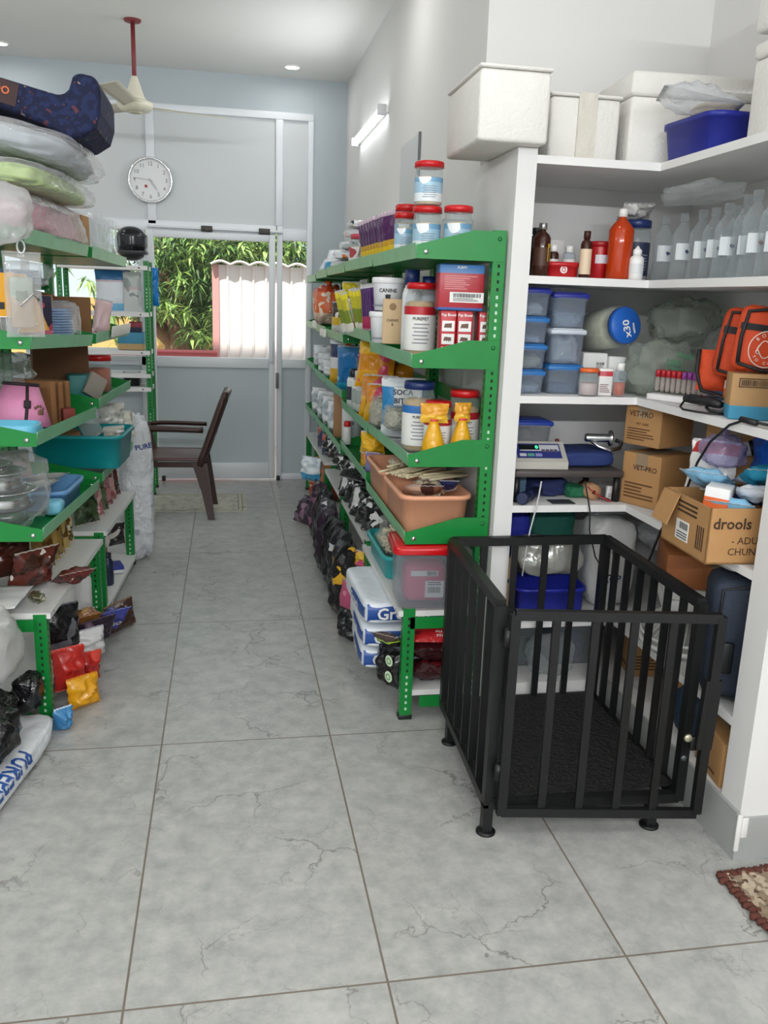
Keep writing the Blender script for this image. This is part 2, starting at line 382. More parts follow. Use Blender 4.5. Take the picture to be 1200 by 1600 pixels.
def bag(label, loc, w, d, h, m, rz=0, group=None, seed=None, amp=.14, fr=3, e=.6, name='bag', cat='bag', rx=0, ry=0, fill=None, knot=None, folds=0, n=22):
    t = T(name, label, cat, loc, rz, group, rx, ry); seed = seed if seed is not None else random.random()*20
    if fill: MB().blob(w*.86, d*.86, h*.86, fill, seed, amp, fr, e, folds=folds, n=n, M=TM(z=h*.03)).o('contents', t)
    MB().blob(w, d, h, m, seed, amp, fr, e, n=n, folds=folds*.8).o('film' if fill else 'body', t)
    if knot:
        k = MB(); n_ = 9
        vs = []
        for j in range(5):
            for i in range(n_): a = 2*pi*i/n_; rr = (.012+.03*(j/4)**1.5)*knot*(1+.35*sin(3*a+j)); vs.append((rr*cos(a), rr*sin(a), h*.94+j*.018*knot))
        k.add(vs, [(j*n_+i, j*n_+(i+1) % n_, (j+1)*n_+(i+1) % n_, (j+1)*n_+i) for j in range(4) for i in range(n_)], m, True); k.o('tied_neck', t)
    return t

# ================================================================== THE SETTING
def struct(mb, name, parent=None): return mb.o(name, parent, 'structure')
def tile_mat():
    m, nt, b = newmat('marble_tile'); N = nt.nodes.new; L = nt.links.new
    tc = N('ShaderNodeTexCoord'); sp = N('ShaderNodeSeparateXYZ'); L(tc.outputs['Object'], sp.inputs[0])
    def math_(op, a, bb=None):
        n = N('ShaderNodeMath'); n.operation = op
        for i, q in enumerate((a, bb)):
            if q is None: continue
            if isinstance(q, (int, float)): n.inputs[i].default_value = q
            else: L(q, n.inputs[i])
        return n.outputs[0]
    def joint(o, off, per, wdt):
        q = math_('SUBTRACT', o, off); q = math_('DIVIDE', q, per); fl = math_('FLOOR', q); fr = math_('SUBTRACT', q, fl)
        a = math_('SUBTRACT', fr, .5); a = math_('ABSOLUTE', a); a = math_('SUBTRACT', .5, a); a = math_('MULTIPLY', a, per)
        return math_('LESS_THAN', a, wdt), fl
    jx, ix = joint(sp.outputs[0], -.243, .6, .0028); jy, iy = joint(sp.outputs[1], 1.664, 1.1875, .0028)
    jt = math_('MAXIMUM', jx, jy)
    cell = N('ShaderNodeCombineXYZ'); L(math_('MULTIPLY', ix, 3.7), cell.inputs[0]); L(math_('MULTIPLY', iy, 5.3), cell.inputs[1]); L(math_('MULTIPLY', iy, 2.1), cell.inputs[2])
    va = N('ShaderNodeVectorMath'); va.operation = 'ADD'; L(tc.outputs['Object'], va.inputs[0]); L(cell.outputs[0], va.inputs[1])
    nz = N('ShaderNodeTexNoise'); nz.inputs['Scale'].default_value = 3.4; nz.inputs['Detail'].default_value = 8; nz.inputs['Roughness'].default_value = .58; L(va.outputs[0], nz.inputs['Vector'])
    vb = N('ShaderNodeVectorMath'); vb.operation = 'MULTIPLY_ADD'; L(nz.outputs['Color'], vb.inputs[0]); vb.inputs[1].default_value = (.42, .42, .42); L(va.outputs[0], vb.inputs[2])
    vo = N('ShaderNodeTexVoronoi'); vo.feature = 'DISTANCE_TO_EDGE'; vo.inputs['Scale'].default_value = 2.6; L(vb.outputs[0], vo.inputs['Vector'])
    vm = N('ShaderNodeMapRange'); vm.inputs['From Min'].default_value = .0; vm.inputs['From Max'].default_value = .013; vm.inputs['To Min'].default_value = 1; vm.inputs['To Max'].default_value = 0; L(vo.outputs['Distance'], vm.inputs['Value'])
    mk = N('ShaderNodeTexNoise'); mk.inputs['Scale'].default_value = 2.6; mk.inputs['Detail'].default_value = 2; L(va.outputs[0], mk.inputs['Vector'])
    mm = N('ShaderNodeMapRange'); mm.inputs['From Min'].default_value = .46; mm.inputs['From Max'].default_value = .60; L(mk.outputs['Fac'], mm.inputs['Value'])
    vein = math_('MULTIPLY', vm.outputs[0], mm.outputs[0]); vein = math_('MULTIPLY', vein, .85)
    vo2 = N('ShaderNodeTexVoronoi'); vo2.feature = 'DISTANCE_TO_EDGE'; vo2.inputs['Scale'].default_value = 5.5; L(vb.outputs[0], vo2.inputs['Vector'])
    vm2 = N('ShaderNodeMapRange'); vm2.inputs['From Max'].default_value = .014; vm2.inputs['To Min'].default_value = 1; vm2.inputs['To Max'].default_value = 0; L(vo2.outputs['Distance'], vm2.inputs['Value'])
    mk2 = N('ShaderNodeTexNoise'); mk2.inputs['Scale'].default_value = 4.2; L(vb.outputs[0], mk2.inputs['Vector'])
    mm2 = N('ShaderNodeMapRange'); mm2.inputs['From Min'].default_value = .5; mm2.inputs['From Max'].default_value = .64; L(mk2.outputs['Fac'], mm2.inputs['Value'])
    vein = math_('MAXIMUM', vein, math_('MULTIPLY', math_('MULTIPLY', vm2.outputs[0], mm2.outputs[0]), .45))
    n2 = N('ShaderNodeTexNoise'); n2.inputs['Scale'].default_value = 13; n2.inputs['Detail'].default_value = 6; n2.inputs['Roughness'].default_value = .7; L(va.outputs[0], n2.inputs['Vector'])
    r = N('ShaderNodeValToRGB'); r.color_ramp.elements[0].position = .3; r.color_ramp.elements[0].color = lin('#9b9c99'); r.color_ramp.elements[1].position = .72; r.color_ramp.elements[1].color = lin('#bfbfbb'); L(n2.outputs['Fac'], r.inputs[0])
    m1 = N('ShaderNodeMix'); m1.data_type = 'RGBA'; L(vein, m1.inputs[0]); L(r.outputs[0], m1.inputs[6]); m1.inputs[7].default_value = lin('#6c6a66')
    m2 = N('ShaderNodeMix'); m2.data_type = 'RGBA'; L(jt, m2.inputs[0]); L(m1.outputs[2], m2.inputs[6]); m2.inputs[7].default_value = lin('#776e63')
    L(m2.outputs[2], b.inputs['Base Color']); b.inputs['Roughness'].default_value = .28; b.inputs['Specular IOR Level'].default_value = .35
    return m
PAINT = mat('#dedddb', .85, var=.02, vs=3); BLUEP = mat('#b4bdc2', .8, var=.03, vs=4); CEILM = mat('#e6e5e2', .9, var=.015, vs=2); SKIRT = mat('#a4a6a4', .3, var=.12, vs=12)
ALU = mat('#dfe2e6', .35, .0); PANEL = mat('#c9cdce', .5, var=.015, vs=2); PANELB = mat('#bac3c7', .5, var=.02, vs=2)
struct(MB().box((-2.4, -3.2, -.06), (2.0, 7.5, 0), tile_mat()), 'floor')
struct(MB().box((-2.5, -3.2, CEIL_Z), (2.1, 7.6, CEIL_Z+.1), CEILM), 'ceiling')
struct(MB().box((-2.5, -3.2, 0), (-2.4, 7.55, CEIL_Z), PAINT), 'wall_left')
struct(MB().box((.968, 3.43, 0), (1.08, 7.55, CEIL_Z), PAINT), 'wall_right')
struct(MB().box((1.08, 3.43, 0), (2.0, 3.55, CEIL_Z), PAINT), 'wall_niche_back')
struct(MB().box((1.87, 2.09, 0), (2.0, 3.43, CEIL_Z), PAINT), 'wall_niche_right')
struct(MB().box((1.451, 1.99, 0), (2.0, 2.09, 2.06), PAINT), 'wall_pier')
struct(MB().box((1.95, -3.2, 0), (2.06, 1.99, CEIL_Z), PAINT).box((1.9, 1.99, 2.06), (2.06, 2.09, CEIL_Z), PAINT), 'wall_right_front')
wb = MB().box((-2.4, -3.2, 0), (-1.9, -3.1, CEIL_Z), PAINT).box((1.3, -3.2, 0), (1.95, -3.1, CEIL_Z), PAINT).box((-1.9, -3.2, 2.6), (1.3, -3.1, CEIL_Z), PAINT)
struct(wb, 'wall_back')
# end wall: painted strips around the glazed partition
struct(MB().box((-2.4, 7.45, 2.985), (.70, 7.55, CEIL_Z), BLUEP).box((.70, 7.445, 0), (.968, 7.55, CEIL_Z), BLUEP), 'wall_end')
sk = MB().box((1.44, 1.978, 0), (1.95, 1.99, .135), SKIRT).box((1.44, 1.99, 0), (1.451, 2.9, .15), SKIRT)
drip = mat('#e4e3df', .7)
sk.rbox((1.437, 1.974, .03), (1.452, 1.984, .15), drip, .004).rbox((1.452, 1.975, .075), (1.472, 1.98, .14), drip, .003)
struct(sk, 'baseboard_right')
struct(MB().box((.958, 3.45, 0), (.968, 7.44, .1), SKIRT), 'baseboard_wall')
struct(MB().box((1.452, 2.09, 0), (1.868, 3.425, .148), PAINT).box((1.012, 2.905, 0), (1.452, 3.425, .148), PAINT), 'trim_1')

GLASS = film('#eef6f4', .03, .05, 0)
def part(mb, name, parent): return mb.o(name, parent)
Yw = 7.45
win = bpy.data.objects.new('window_1', None); COL.objects.link(win); win['kind'] = 'structure'
fr = MB()
for x0, x1, z0, z1 in ((-2.4, .70, 2.93, 2.985), (-.615, -.55, 2.09, 2.93), (.397, .455, 2.12, 2.93), (.655, .70, 0, 2.93), (-2.4, .40, 2.04, 2.12), (.455, .655, 2.01, 2.10), (.455, .655, .97, 1.045), (.455, .655, 0, .055), (.41, .455, 0, 2.12), (-2.4, -.66, .97, 1.045), (-2.4, -.66, 0, .06), (-.70, -.645, 0, 2.04), (-1.6, -1.54, 0, 2.93)):
    fr.rbox((x0, Yw-.02, z0), (x1, Yw+.03, z1), ALU, .004)
fr.o('window_frame', win)
MB().box((-2.38, Yw+.005, 2.1), (-.6, Yw+.02, 2.95), PANEL).box((-.57, Yw+.005, 2.1), (.42, Yw+.02, 2.95), PANEL).box((.44, Yw+.005, 2.08), (.68, Yw+.02, 2.95), PANEL).o('upper_panel', win)
MB().box((.44, Yw+.005, .03), (.68, Yw+.02, 1.0), PANELB).box((-2.38, Yw+.005, .03), (-.68, Yw+.02, 1.0), PANELB).o('lower_panel', win)
MB().box((.445, Yw+.008, 1.03), (.67, Yw+.012, 2.03), GLASS).box((-2.38, Yw+.008, 1.03), (-.66, Yw+.012, 2.06), GLASS).o('pane', win)
rl = MB().rbox((-.62, Yw-.055, 2.062), (.455, Yw-.022, 2.082), ALU, .004)
for x in (-.16, .3): rl.rbox((x-.04, Yw-.065, 2.05), (x+.05, Yw-.02, 2.092), mat('#3a3530', .5), .004)
rl.o('sliding_rail', win)
dr = bpy.data.objects.new('door_1', None); COL.objects.link(dr); dr['kind'] = 'structure'
df = MB()
for x0, x1, z0, z1 in ((-.635, -.575, .02, 2.045), (.343, .393, .02, 2.045), (-.575, .343, 1.99, 2.045), (-.575, .343, .965, 1.05), (-.575, .343, .02, .155)):
    df.rbox((x0, Yw-.05, z0), (x1, Yw-.005, z1), ALU, .005)
df.o('door_frame', dr)
MB().box((-.58, Yw-.03, .14), (.35, Yw-.018, .98), PANELB).o('lower_panel', dr)
MB().box((-.58, Yw-.027, 1.04), (.35, Yw-.022, 2.0), GLASS).o('pane', dr)
hd = MB().rbox((.352, Yw-.085, 1.02), (.38, Yw-.05, 1.20), ALU, .008); hd.rbox((.4, Yw-.06, .80), (.425, Yw-.02, .93), mat('#6b6a68', .4), .004); hd.o('door_handle', dr)
MB().rbox((-.56, Yw-.06, .0), (-.53, Yw-.03, .045), BLACK, .004).rbox((.41, Yw-.05, 0), (.44, Yw-.025, .04), BLACK, .004).o('floor_bolt', dr)
DLM = mat((1, .99, .96), .5, emit=14)
for i, (x, y) in enumerate(DOWNLIGHTS):
    if y < 4: continue
    t = T('ceiling_lamp', ['small round recessed ceiling lamp near the end wall to the right', 'small round recessed ceiling lamp at the left edge above the blue cushion', 'round recessed ceiling lamp over the middle of the aisle', 'round recessed ceiling lamp over the left shelves'][i], 'lamp', (x, y, CEIL_Z), 0)
    MB().lathe([(.05, -.004), (.062, -.012), (.066, -.002), (.066, .0)], WHITE, 24, cap=False).o('ring', t)
    MB().lathe([(0.0, -.006), (.05, -.006)], DLM, 24, cap=False).o('lens', t)
tl = T('tube_lamp', 'lit white tube lamp fixed along the right wall', 'lamp', (.968, 6.08, 2.665), 0)
MB().rbox((-.022, -.585, -.012), (-.0005, .585, .03), WHITE, .004).o('batten', tl)
MB().lathe([(.021, -.565), (.021, .565)], mat((.95, .98, 1), .4, emit=9), 14, M=TM(x=-.045, rx=90)).o('tube', tl)
for s in (-1, 1): MB().rbox((-.07, s*.575-.012, -.028), (-.018, s*.575+.012, .034), mat('#c8cacc', .3), .004).o('end_clip', tl)
mr = T('wall_board', 'narrow grey board hung on the right wall above the green shelves', 'board', (.968, 4.78, 2.0))
MB().box((-.012, -.235, 0), (-.0005, .235, .38), mat('#c2c4c4', .3)).o('face', mr)
MB().box((-.014, -.24, 0), (-.0005, -.232, .385), mat('#6a6c6e', .4)).o('edge_trim', mr)

# ------------------------------------------------------------------ outdoors, seen through the glass
struct(MB().box((-9, 7.6, -.12), (9, 20, -.08), mat('#b9ab98', .9, var=.15)), 'floor_outside')
yw = tag(MB().box((-6, 15, -.08), (4, 15.2, 1.45), mat('#cfa468', .85, var=.12)).o('boundary_wall'), 'yellow plastered wall behind the tree outside the door', 'wall')
p0 = at(337, 410, y=9.6); fz = p0.z
def fence():
    mb = MB(); m = mat('#ecdfdb', .5, var=.04, vs=2); x0, x1 = p0.x, p0.x+3.2; n = 620
    pr = []
    for i in range(n+1):
        x = x0+(x1-x0)*i/n; u = (x*7.4) % 1
        pr.append((x, .03 if u < .12 else .03*max(0, 1-(u-.12)/.05) if u < .17 else .03*max(0, (u-.95)/.05) if u > .95 else 0))
    vs = [(x, 9.6-y, z) for z in (-.08, fz-.02) for x, y in pr]+[(x, 9.62-y, z) for z in (-.08, fz-.02) for x, y in pr]
    k = n+1
    mb.add(vs, [(i, i+1, i+1+k, i+k) for i in range(n)]+[(i+2*k, i+3*k, i+1+3*k, i+1+2*k) for i in range(n)], m)
    return mb
ft = T('sheet_fence', 'tall pinkish white corrugated sheet fence outside the glass door', 'fence', (0, 0, 0))
fence().o('sheet', ft)
rm = mat('#e9ddd6', .6); cp = MB()
cp.grid(lambda u, v: (p0.x-.05+3.3*u, 9.45+.25*v, fz-.02+.035*abs(sin(u*3.3*5*pi))), 240, 2, rm); cp.o('ridged_top', ft, solid=.02)
MB().box((p0.x-.04, 9.57, -.08), (p0.x+.03, 9.66, fz-.02), mat('#c98f8a', .6)).o('corner_post', ft)
rp0 = at(248, 546, y=9.3); rp1 = at(340, 556, y=9.3)
tag(MB().rbox((rp0.x-.9, 9.3, -.08), (rp1.x, 9.36, rp0.z), mat('#c8565c', .5), .01).rbox((rp0.x-.9, 9.27, rp0.z-.03), (rp1.x, 9.39, rp0.z), mat('#cf6a6c', .5), .01).o('metal_gate'), 'low red metal gate panel outside left of the sheet fence', 'gate')
bc0 = at(440, 372, y=15); bc1 = at(458, 420, y=15)
BRK = mat('#b27a5e', .85, var=.18, vs=14)
tag(MB().box((bc0.x, 15.3, -.08), (bc1.x, 15.6, 4), BRK).o('brick_column'), 'brick column rising behind the sheet fence', 'column')
tr = T('tree', 'leafy green tree with a thick brown trunk outside the door', 'tree', (at(275, 540, y=12).x, 12, -.08))
BARK = mat('#7b5d48', .9, bmp=(14, .8, .03, 4), var=.25)
tx, ty = tr.location.x, tr.location.y
def loc2(px, py, y): q = at(px, py, y=y); return (q.x-tx, q.y-ty, q.z+.08)
tk = MB(); tk.tube([(0.05, 0, 0), loc2(290, 545, 12), loc2(278, 490, 12), loc2(270, 440, 12), loc2(262, 390, 12.1), loc2(255, 330, 12.2)], [.34, .27, .21, .2, .19, .16], BARK, 12)
tk.tube([loc2(300, 552, 12), loc2(262, 528, 11.9), loc2(238, 505, 11.8), loc2(200, 485, 11.7), loc2(150, 470, 11.6)], [.12, .1, .085, .07, .05], BARK, 8)
tk.tube([loc2(272, 450, 12), loc2(320, 400, 12), loc2(360, 340, 12.2)], [.13, .1, .06], BARK, 8)
tk.tube([loc2(268, 420, 12), loc2(240, 370, 11.8), loc2(215, 320, 11.8)], [.12, .1, .06], BARK, 8); tk.o('trunk', tr)
lf = MB(); LM = [mat(c, .45) for c in ('#4d6b35', '#6c8a45', '#8fae58', '#3b552c', '#a5bd6e')]
rr = random.Random(7)
def leaf(c, ln, wd, m):
    a = rr.uniform(0, 2*pi); el = rr.uniform(-1.1, .25); d = Vector((cos(a)*cos(el), sin(a)*cos(el), sin(el)))
    s = d.cross(Vector((rr.uniform(-.4, .4), rr.uniform(-.4, .4), 1))).normalized()*wd; c = Vector(c); mid = c+d*ln*.5+Vector((0, 0, .015)); e = c+d*ln+Vector((0, 0, -.03))
    lf.add([c, mid+s, e, mid-s], [(0, 1, 2, 3)], m)
def clump(px, py, sx, sy, n, y0=10.6, y1=12.6, bright=0):
    for _ in range(n):
        y = rr.uniform(y0, y1); q = loc2(rr.gauss(px, sx), rr.gauss(py, sy), y); b = rr.random()
        for k in range(11): leaf((q[0]+rr.uniform(-.05, .05), q[1]+rr.uniform(-.05, .05), q[2]+rr.uniform(-.05, .05)), rr.uniform(.12, .22), rr.uniform(.014, .024), LM[rr.choice((1, 2, 4) if b < .35+bright else (0, 1, 3))])
clump(330, 375, 45, 22, 150, bright=.3); clump(310, 430, 34, 30, 150); clump(325, 485, 22, 25, 90); clump(400, 375, 30, 14, 70, bright=.2); clump(285, 400, 30, 30, 60)
clump(250, 470, 12, 18, 20, bright=.3); clump(470, 390, 16, 22, 60, 11.5, 13.5); clump(310, 520, 14, 12, 22); clump(280, 345, 120, 25, 110, 11, 13.5); clump(200, 440, 35, 30, 60)
clump(300, 420, 60, 55, 330, 13, 14.6)
lf.o('foliage', tr, solid=.002)

# ================================================================== GREEN SHELVING
def upright(x0, x1, y, z0, z1, face=-1, foot=False):
    """slotted angle post: a face across the run and a flange along it, with rows of slots"""
    mb = MB(); t = .003
    mb.box((x0, y, z0), (x1, y+t, z1), GREEN)
    xe = x0 if face < 0 else x1-t
    mb.box((xe, y+t, z0), (xe+t, y+.035, z1), GREEN)
    z = z0+.04; k = 0; sg = 1 if x1 > x0 else -1
    xm = (x0+x1)/2
    while z < z1-.02:
        c = HOLE if (k//6) % 3 else mat('#b9d2bd', .6)
        mb.add([(xm-.004, y-.0006, z), (xm+.004, y-.0006, z), (xm+.004, y-.0006, z+.011), (xm-.004, y-.0006, z+.011)], [(0, 1, 2, 3)], c)
        xs = xe-.0006 if face < 0 else xe+t+.0006
        mb.add([(xs, y+.014, z), (xs, y+.021, z), (xs, y+.021, z+.011), (xs, y+.014, z+.011)], [(0, 1, 2, 3)], c)
        z += .026; k += 1
    if foot: mb.rbox((min(x0, x1)-.004, y-.002, z0), (max(x0, x1)+.004, y+.037, z0+.02), BLACK, .004)
    return mb
def unit(label, loc, rz, L, dep, levels, sg=1, top=1.80, legx=0.0, leg_top=.45, name='shelving_unit', group=None, posts='both'):
    """shelf bay: local x = depth (away from the aisle, times sg), y = along the aisle"""
    t = T(name, label, 'shelf', loc, rz, group)
    ys = (0, L-.04)
    pw = .045
    for y in ys:
        a, b = sorted((sg*(dep-pw), sg*dep)); upright(a, b, y, 0, top, -sg, True).o('upright', t)
        a, b = sorted((sg*legx, sg*(legx+pw))); upright(a, b, y, 0, leg_top, -sg, True).o('upright', t)
    for lv in levels:
        z, kind = lv[0], lv[1]; f = lv[2] if len(lv) > 2 else 0.0; za = lv[3] if len(lv) > 3 else z   # za: height at the far end
        pm = lv[4] if len(lv) > 4 else (GREEN if kind == 'lip' else SHELFW)
        s = MB(); x0, x1 = sg*f, sg*(dep-.004)
        a, b = sorted((x0, x1)); th = .012 if kind == 'lip' else .022
        vs = [(a, .004, z-th), (b, .004, z-th), (b, L-.012, za-th), (a, L-.012, za-th), (a, .004, z), (b, .004, z), (b, L-.012, za), (a, L-.012, za)]
        s.add(vs, [(0, 3, 2, 1), (4, 5, 6, 7), (0, 1, 5, 4), (1, 2, 6, 5), (2, 3, 7, 6), (3, 0, 4, 7)], pm)
        if kind == 'flat': s.add([(sg*(f-.0006), .05, z-.014), (sg*(f-.0006), .058, z-.014), (sg*(f-.0006), .058, z-.006), (sg*(f-.0006), .05, z-.006)], [(0, 1, 2, 3)], BLACK)
        so = s.o('shelf', t)
        if kind == 'lip':
            l = MB(); e = sg*f; e2 = sg*(f-.004); h0, h1 = -.013, .036
            a, b = sorted((e, e2))
            vs = [(a, 0, z+h0), (b, 0, z+h0), (b, L-.008, za+h0), (a, L-.008, za+h0), (a-sg*.008, 0, z+h1), (b-sg*.008, 0, z+h1), (b-sg*.008, L-.008, za+h1), (a-sg*.008, L-.008, za+h1)]
            l.add(vs, [(0, 3, 2, 1), (4, 5, 6, 7), (0, 1, 5, 4), (1, 2, 6, 5), (2, 3, 7, 6), (3, 0, 4, 7)], mat('#79b98c', .4, var=.2, vs=10)); l.o('front_lip', so)
            for y, zz in ((-.004, z), (L-.012, za)):
                k = MB(); dd = dep-f
                k.prism([(sg*(f-.006), zz-.014), (sg*(f-.008), zz+.03), (sg*(f+dd*.62), zz+.084), (sg*(dep-.004), zz+.084), (sg*(dep-.004), zz-.014)], .004, GREEN, TM(0, y, 0))
                k.lathe([(.009, 0), (.008, .004), (.003, .006)], STEEL, 10, TM(sg*(f+.025), y, zz+.008, rx=90)); k.lathe([(.008, 0), (.006, .004)], DGREEN, 8, TM(sg*(dep-.025), y, zz+.06, rx=90))
                k.o('bracket', so)
        else:
            k = MB(); dd = dep-f
            k.prism([(sg*(f+.045), z-.024), (sg*(f+.045), z-.07), (sg*(dep-.004), z-.07), (sg*(dep-.004), z-.024)], .003, GREEN, TM(0, .0, 0)); k.o('bracket', so)
    for z in (.62, 1.15, 1.55): MB().box((min(sg*(dep-.004), sg*(dep-.001)), .02, z), (max(sg*(dep-.004), sg*(dep-.001)), L-.03, z+.06), GREEN).o('back_brace', t)
    return t
RX = .633
RB = [2.94, 3.86, 4.79, 5.66, 6.36, 7.06]
RL = [[(1.712, 'lip'), (1.348, 'lip'), (1.0, 'lip', 0, .985, SHELFW), (.714, 'lip'), (.44, 'flat', -.018), (.12, 'flat', .03)],
      [(1.715, 'lip'), (1.385, 'lip'), (.978, 'lip'), (.75, 'lip'), (.445, 'flat', 0), (.12, 'flat', .03)],
      [(1.712, 'lip'), (1.335, 'lip'), (1.028, 'lip'), (.715, 'lip'), (.45, 'flat', 0), (.12, 'flat', .03)],
      [(1.705, 'lip'), (1.345, 'lip', 0, 1.345), (1.03, 'lip'), (.70, 'lip'), (.49, 'flat', 0), (.12, 'flat', .03)],
      [(1.69, 'lip'), (1.35, 'lip'), (1.05, 'lip'), (.69, 'lip'), (.48, 'flat', 0), (.12, 'flat', .03)]]
RNAME = ['green slotted-angle shelf bay nearest the black cage, holding jars and a peach tub', 'second green shelf bay along the right wall, behind the nearest one', 'middle green shelf bay of the right-hand row', 'fourth green shelf bay along the right wall, next to last before the door', 'farthest green shelf bay on the right, beside the glass door']
for i in range(5):
    unit(RNAME[i], (RX, RB[i], 0), 0, RB[i+1]-RB[i]-.005, .305, RL[i], 1, group='green shelf bays along the right wall')
LO = Vector((-.651, 3.07, 0)); LD = Vector((.0525, .9986, 0)); LN = Vector((-.9986, .0525, 0)); LRZ = -3.01
def lp(s, off, z): return LO+LD*s+LN*off+Vector((0, 0, z))
def lat(px, py, off=0.0):
    """point of the left-hand shelf's front plane (pushed back by off) seen at that pixel"""
    d = ray(px, py); p0 = LO+LN*off; return CAM+d*((p0-CAM).dot(LN)/d.dot(LN))
LDEP = .42
unit('green slotted-angle shelf bay nearest the viewer on the left, with steel bowls', lp(0, 0, 0), LRZ, 1.0, LDEP, [(1.712, 'lip'), (1.372, 'lip', 0, 1.33), (1.045, 'lip', 0, 1.01), (.708, 'lip', 0, .675), (.425, 'flat', -.015), (.1, 'flat', .03)], -1, 1.78, 0, .42, group='green shelf bays on the left')
unit('second green shelf bay on the left, holding the teal tub', lp(1.08, 0, 0), LRZ, .9, LDEP, [(1.712, 'lip', 0, 1.70), (1.335, 'lip'), (1.04, 'lip'), (.69, 'lip'), (.435, 'flat', -.015), (.06, 'flat', -.01)], -1, 1.78, 0, .43, group='green shelf bays on the left')
# short unit by the glass
u0 = at(232, 408, y=6.85)
t = T('corner_shelving_unit', 'slim green post shelf with white boards standing against the glass left of the door', 'shelf', (u0.x-.02, 6.85, 0), 0)
zt = u0.z
for dx in (0, -.62):
    for dy in (0, .28): upright(dx-.02, dx+.02, dy, 0, zt, -1 if dx else 1, True).o('upright', t)
for q in (415, 488, 548, 605):
    z = at(215, q, y=6.85).z
    MB().box((-.63, -.006, z-.032), (.012, .32, z), SHELFW).lathe([(.006, 0), (.004, .003)], BLACK, 8, TM(-.05, -.006, z-.016, rx=90)).o('shelf', t)
MB().box((-.63, -.006, .92), (.012, .32, .95), SHELFW).o('shelf', t)

# ================================================================== BUILT-IN NICHE SHELVING
nk = T('built_in_shelving', 'white painted corner shelving with L-shaped boards to the right of the green shelves', 'shelf', (1.451, 2.9, 0))
MB().box((.945-1.451, 0, 0), (1.012-1.451, .528, 2.06), PAINT).o('side_panel', nk)
NZ = [2.04, 1.656, 1.247, .85, .40]
for z in NZ:
    e = .026
    vs = [(1.012-1.451, .001), (0, .001), (0, -.808), (.417, -.808), (.417, .527), (1.012-1.451, .527)]
    n = 6; mb = MB(); mb.add([(x, y, z-e) for x, y in vs]+[(x, y, z) for x, y in vs], [(0, 5, 4, 3, 2, 1), (6, 7, 8, 9, 10, 11)]+[(i, (i+1) % n, (i+1) % n+n, i+n) for i in range(n)], mat('#e4e3e1', .7))
    mb.o('shelf', nk)

# ================================================================== CAGE
CZ0, CZ1 = .10, .73
cBL, cBR, cFR, cFL = (.785, 2.86), (1.368, 2.86), (1.355, 2.17), (.757, 2.206)
CB = mat('#111213', .45, .1, var=.25, vs=30); cg = T('animal_cage', 'open-topped black steel bar cage on short legs in front of the white shelving', 'cage', (1.06, 2.5, 0))
def cpt(p, z): return (p[0]-1.06, p[1]-2.5, z)
cs = [cBL, cBR, cFR, cFL]
fr = MB()
for i, p in enumerate(cs): fr.bar(cpt(p, CZ0-.01), cpt(p, CZ1), .03, .03, CB)
for i in range(4):
    a, b = cs[i], cs[(i+1) % 4]
    fr.bar(cpt(a, CZ0), cpt(b, CZ0), .03, .03, CB)
    if i != 2: fr.bar(cpt(a, CZ1), cpt(b, CZ1), .028, .03, CB)
fr.o('frame', cg)
for (a, b, n) in ((cBL, cBR, 5), (cBR, cFR, 7), (cFL, cBL, 6)):
    for k in range(1, n):
        f = k/n; p = (a[0]+(b[0]-a[0])*f, a[1]+(b[1]-a[1])*f); MB().bar(cpt(p, CZ0), cpt(p, CZ1), .024, .01, CB).o('bar', cg)
fl = MB(); fl.box(cpt((cFL[0]+.012, cFL[1]), CZ0+.012), cpt((cBR[0]-.012, cBR[1]), CZ0+.018), mat('#101011', .75, bmp=(60, .9, .02, 4), var=.6, vs=26)); fl.o('floor_plate', cg)
for (x, y) in ((.783, 2.75), (.757, 2.206), (1.275, 2.175), (1.30, 2.80)):
    MB().bar((x-1.06, y-2.5, .006), (x-1.06, y-2.5, CZ0), .03, .03, CB).lathe([(.03, 0), (.03, .006), (.018, .01)], CB, 16, TM(x-1.06, y-2.5, 0)).o('foot', cg)
G0 = (.787, 2.165); G1 = (1.378, 2.098)
def gp(f, z): return cpt((G0[0]+(G1[0]-G0[0])*f, G0[1]+(G1[1]-G0[1])*f), z)
g = MB()
g.bar(gp(0, .085), gp(0, .715), .028, .02, CB); g.bar(gp(1, .085), gp(1, .715), .028, .02, CB); g.bar(gp(0, .095), gp(1, .085), .02, .028, CB); g.bar(gp(0, .715), gp(1.0, .71), .022, .028, CB)
gate = g.o('gate', cg)
for f in (.2, .39, .58, .77): MB().bar(gp(f, .095), gp(f, .71), .024, .01, CB).o('bar', gate)
MB().bar(gp(.99, .3), gp(1.0, .52), .05, .02, CB).rbox(gp(.93, .29), tuple(Vector(gp(.985, .335))+Vector((0, .02, 0))), CB, .005).lathe([(.013, 0), (.011, .006)], mat('#b8b39a', .4, .6), 14, TM(*gp(.91, .335), rx=90)).lathe([(.01, 0), (.009, .006)], mat('#55585a', .4, .6), 14, TM(*gp(.9, .27), rx=90)).o('latch', gate)
for z in (.2, .62): MB().lathe([(.011, 0), (.011, .05)], CB, 12, TM(*gp(-.03, z))).o('hinge', gate)

# ================================================================== FLOOR THINGS
cp0 = at(352, 788, z=0)
ch = T('plastic_armchair', 'dark brown plastic armchair facing left in the aisle near the door', 'chair', (-.385, 6.3, .004), -92)
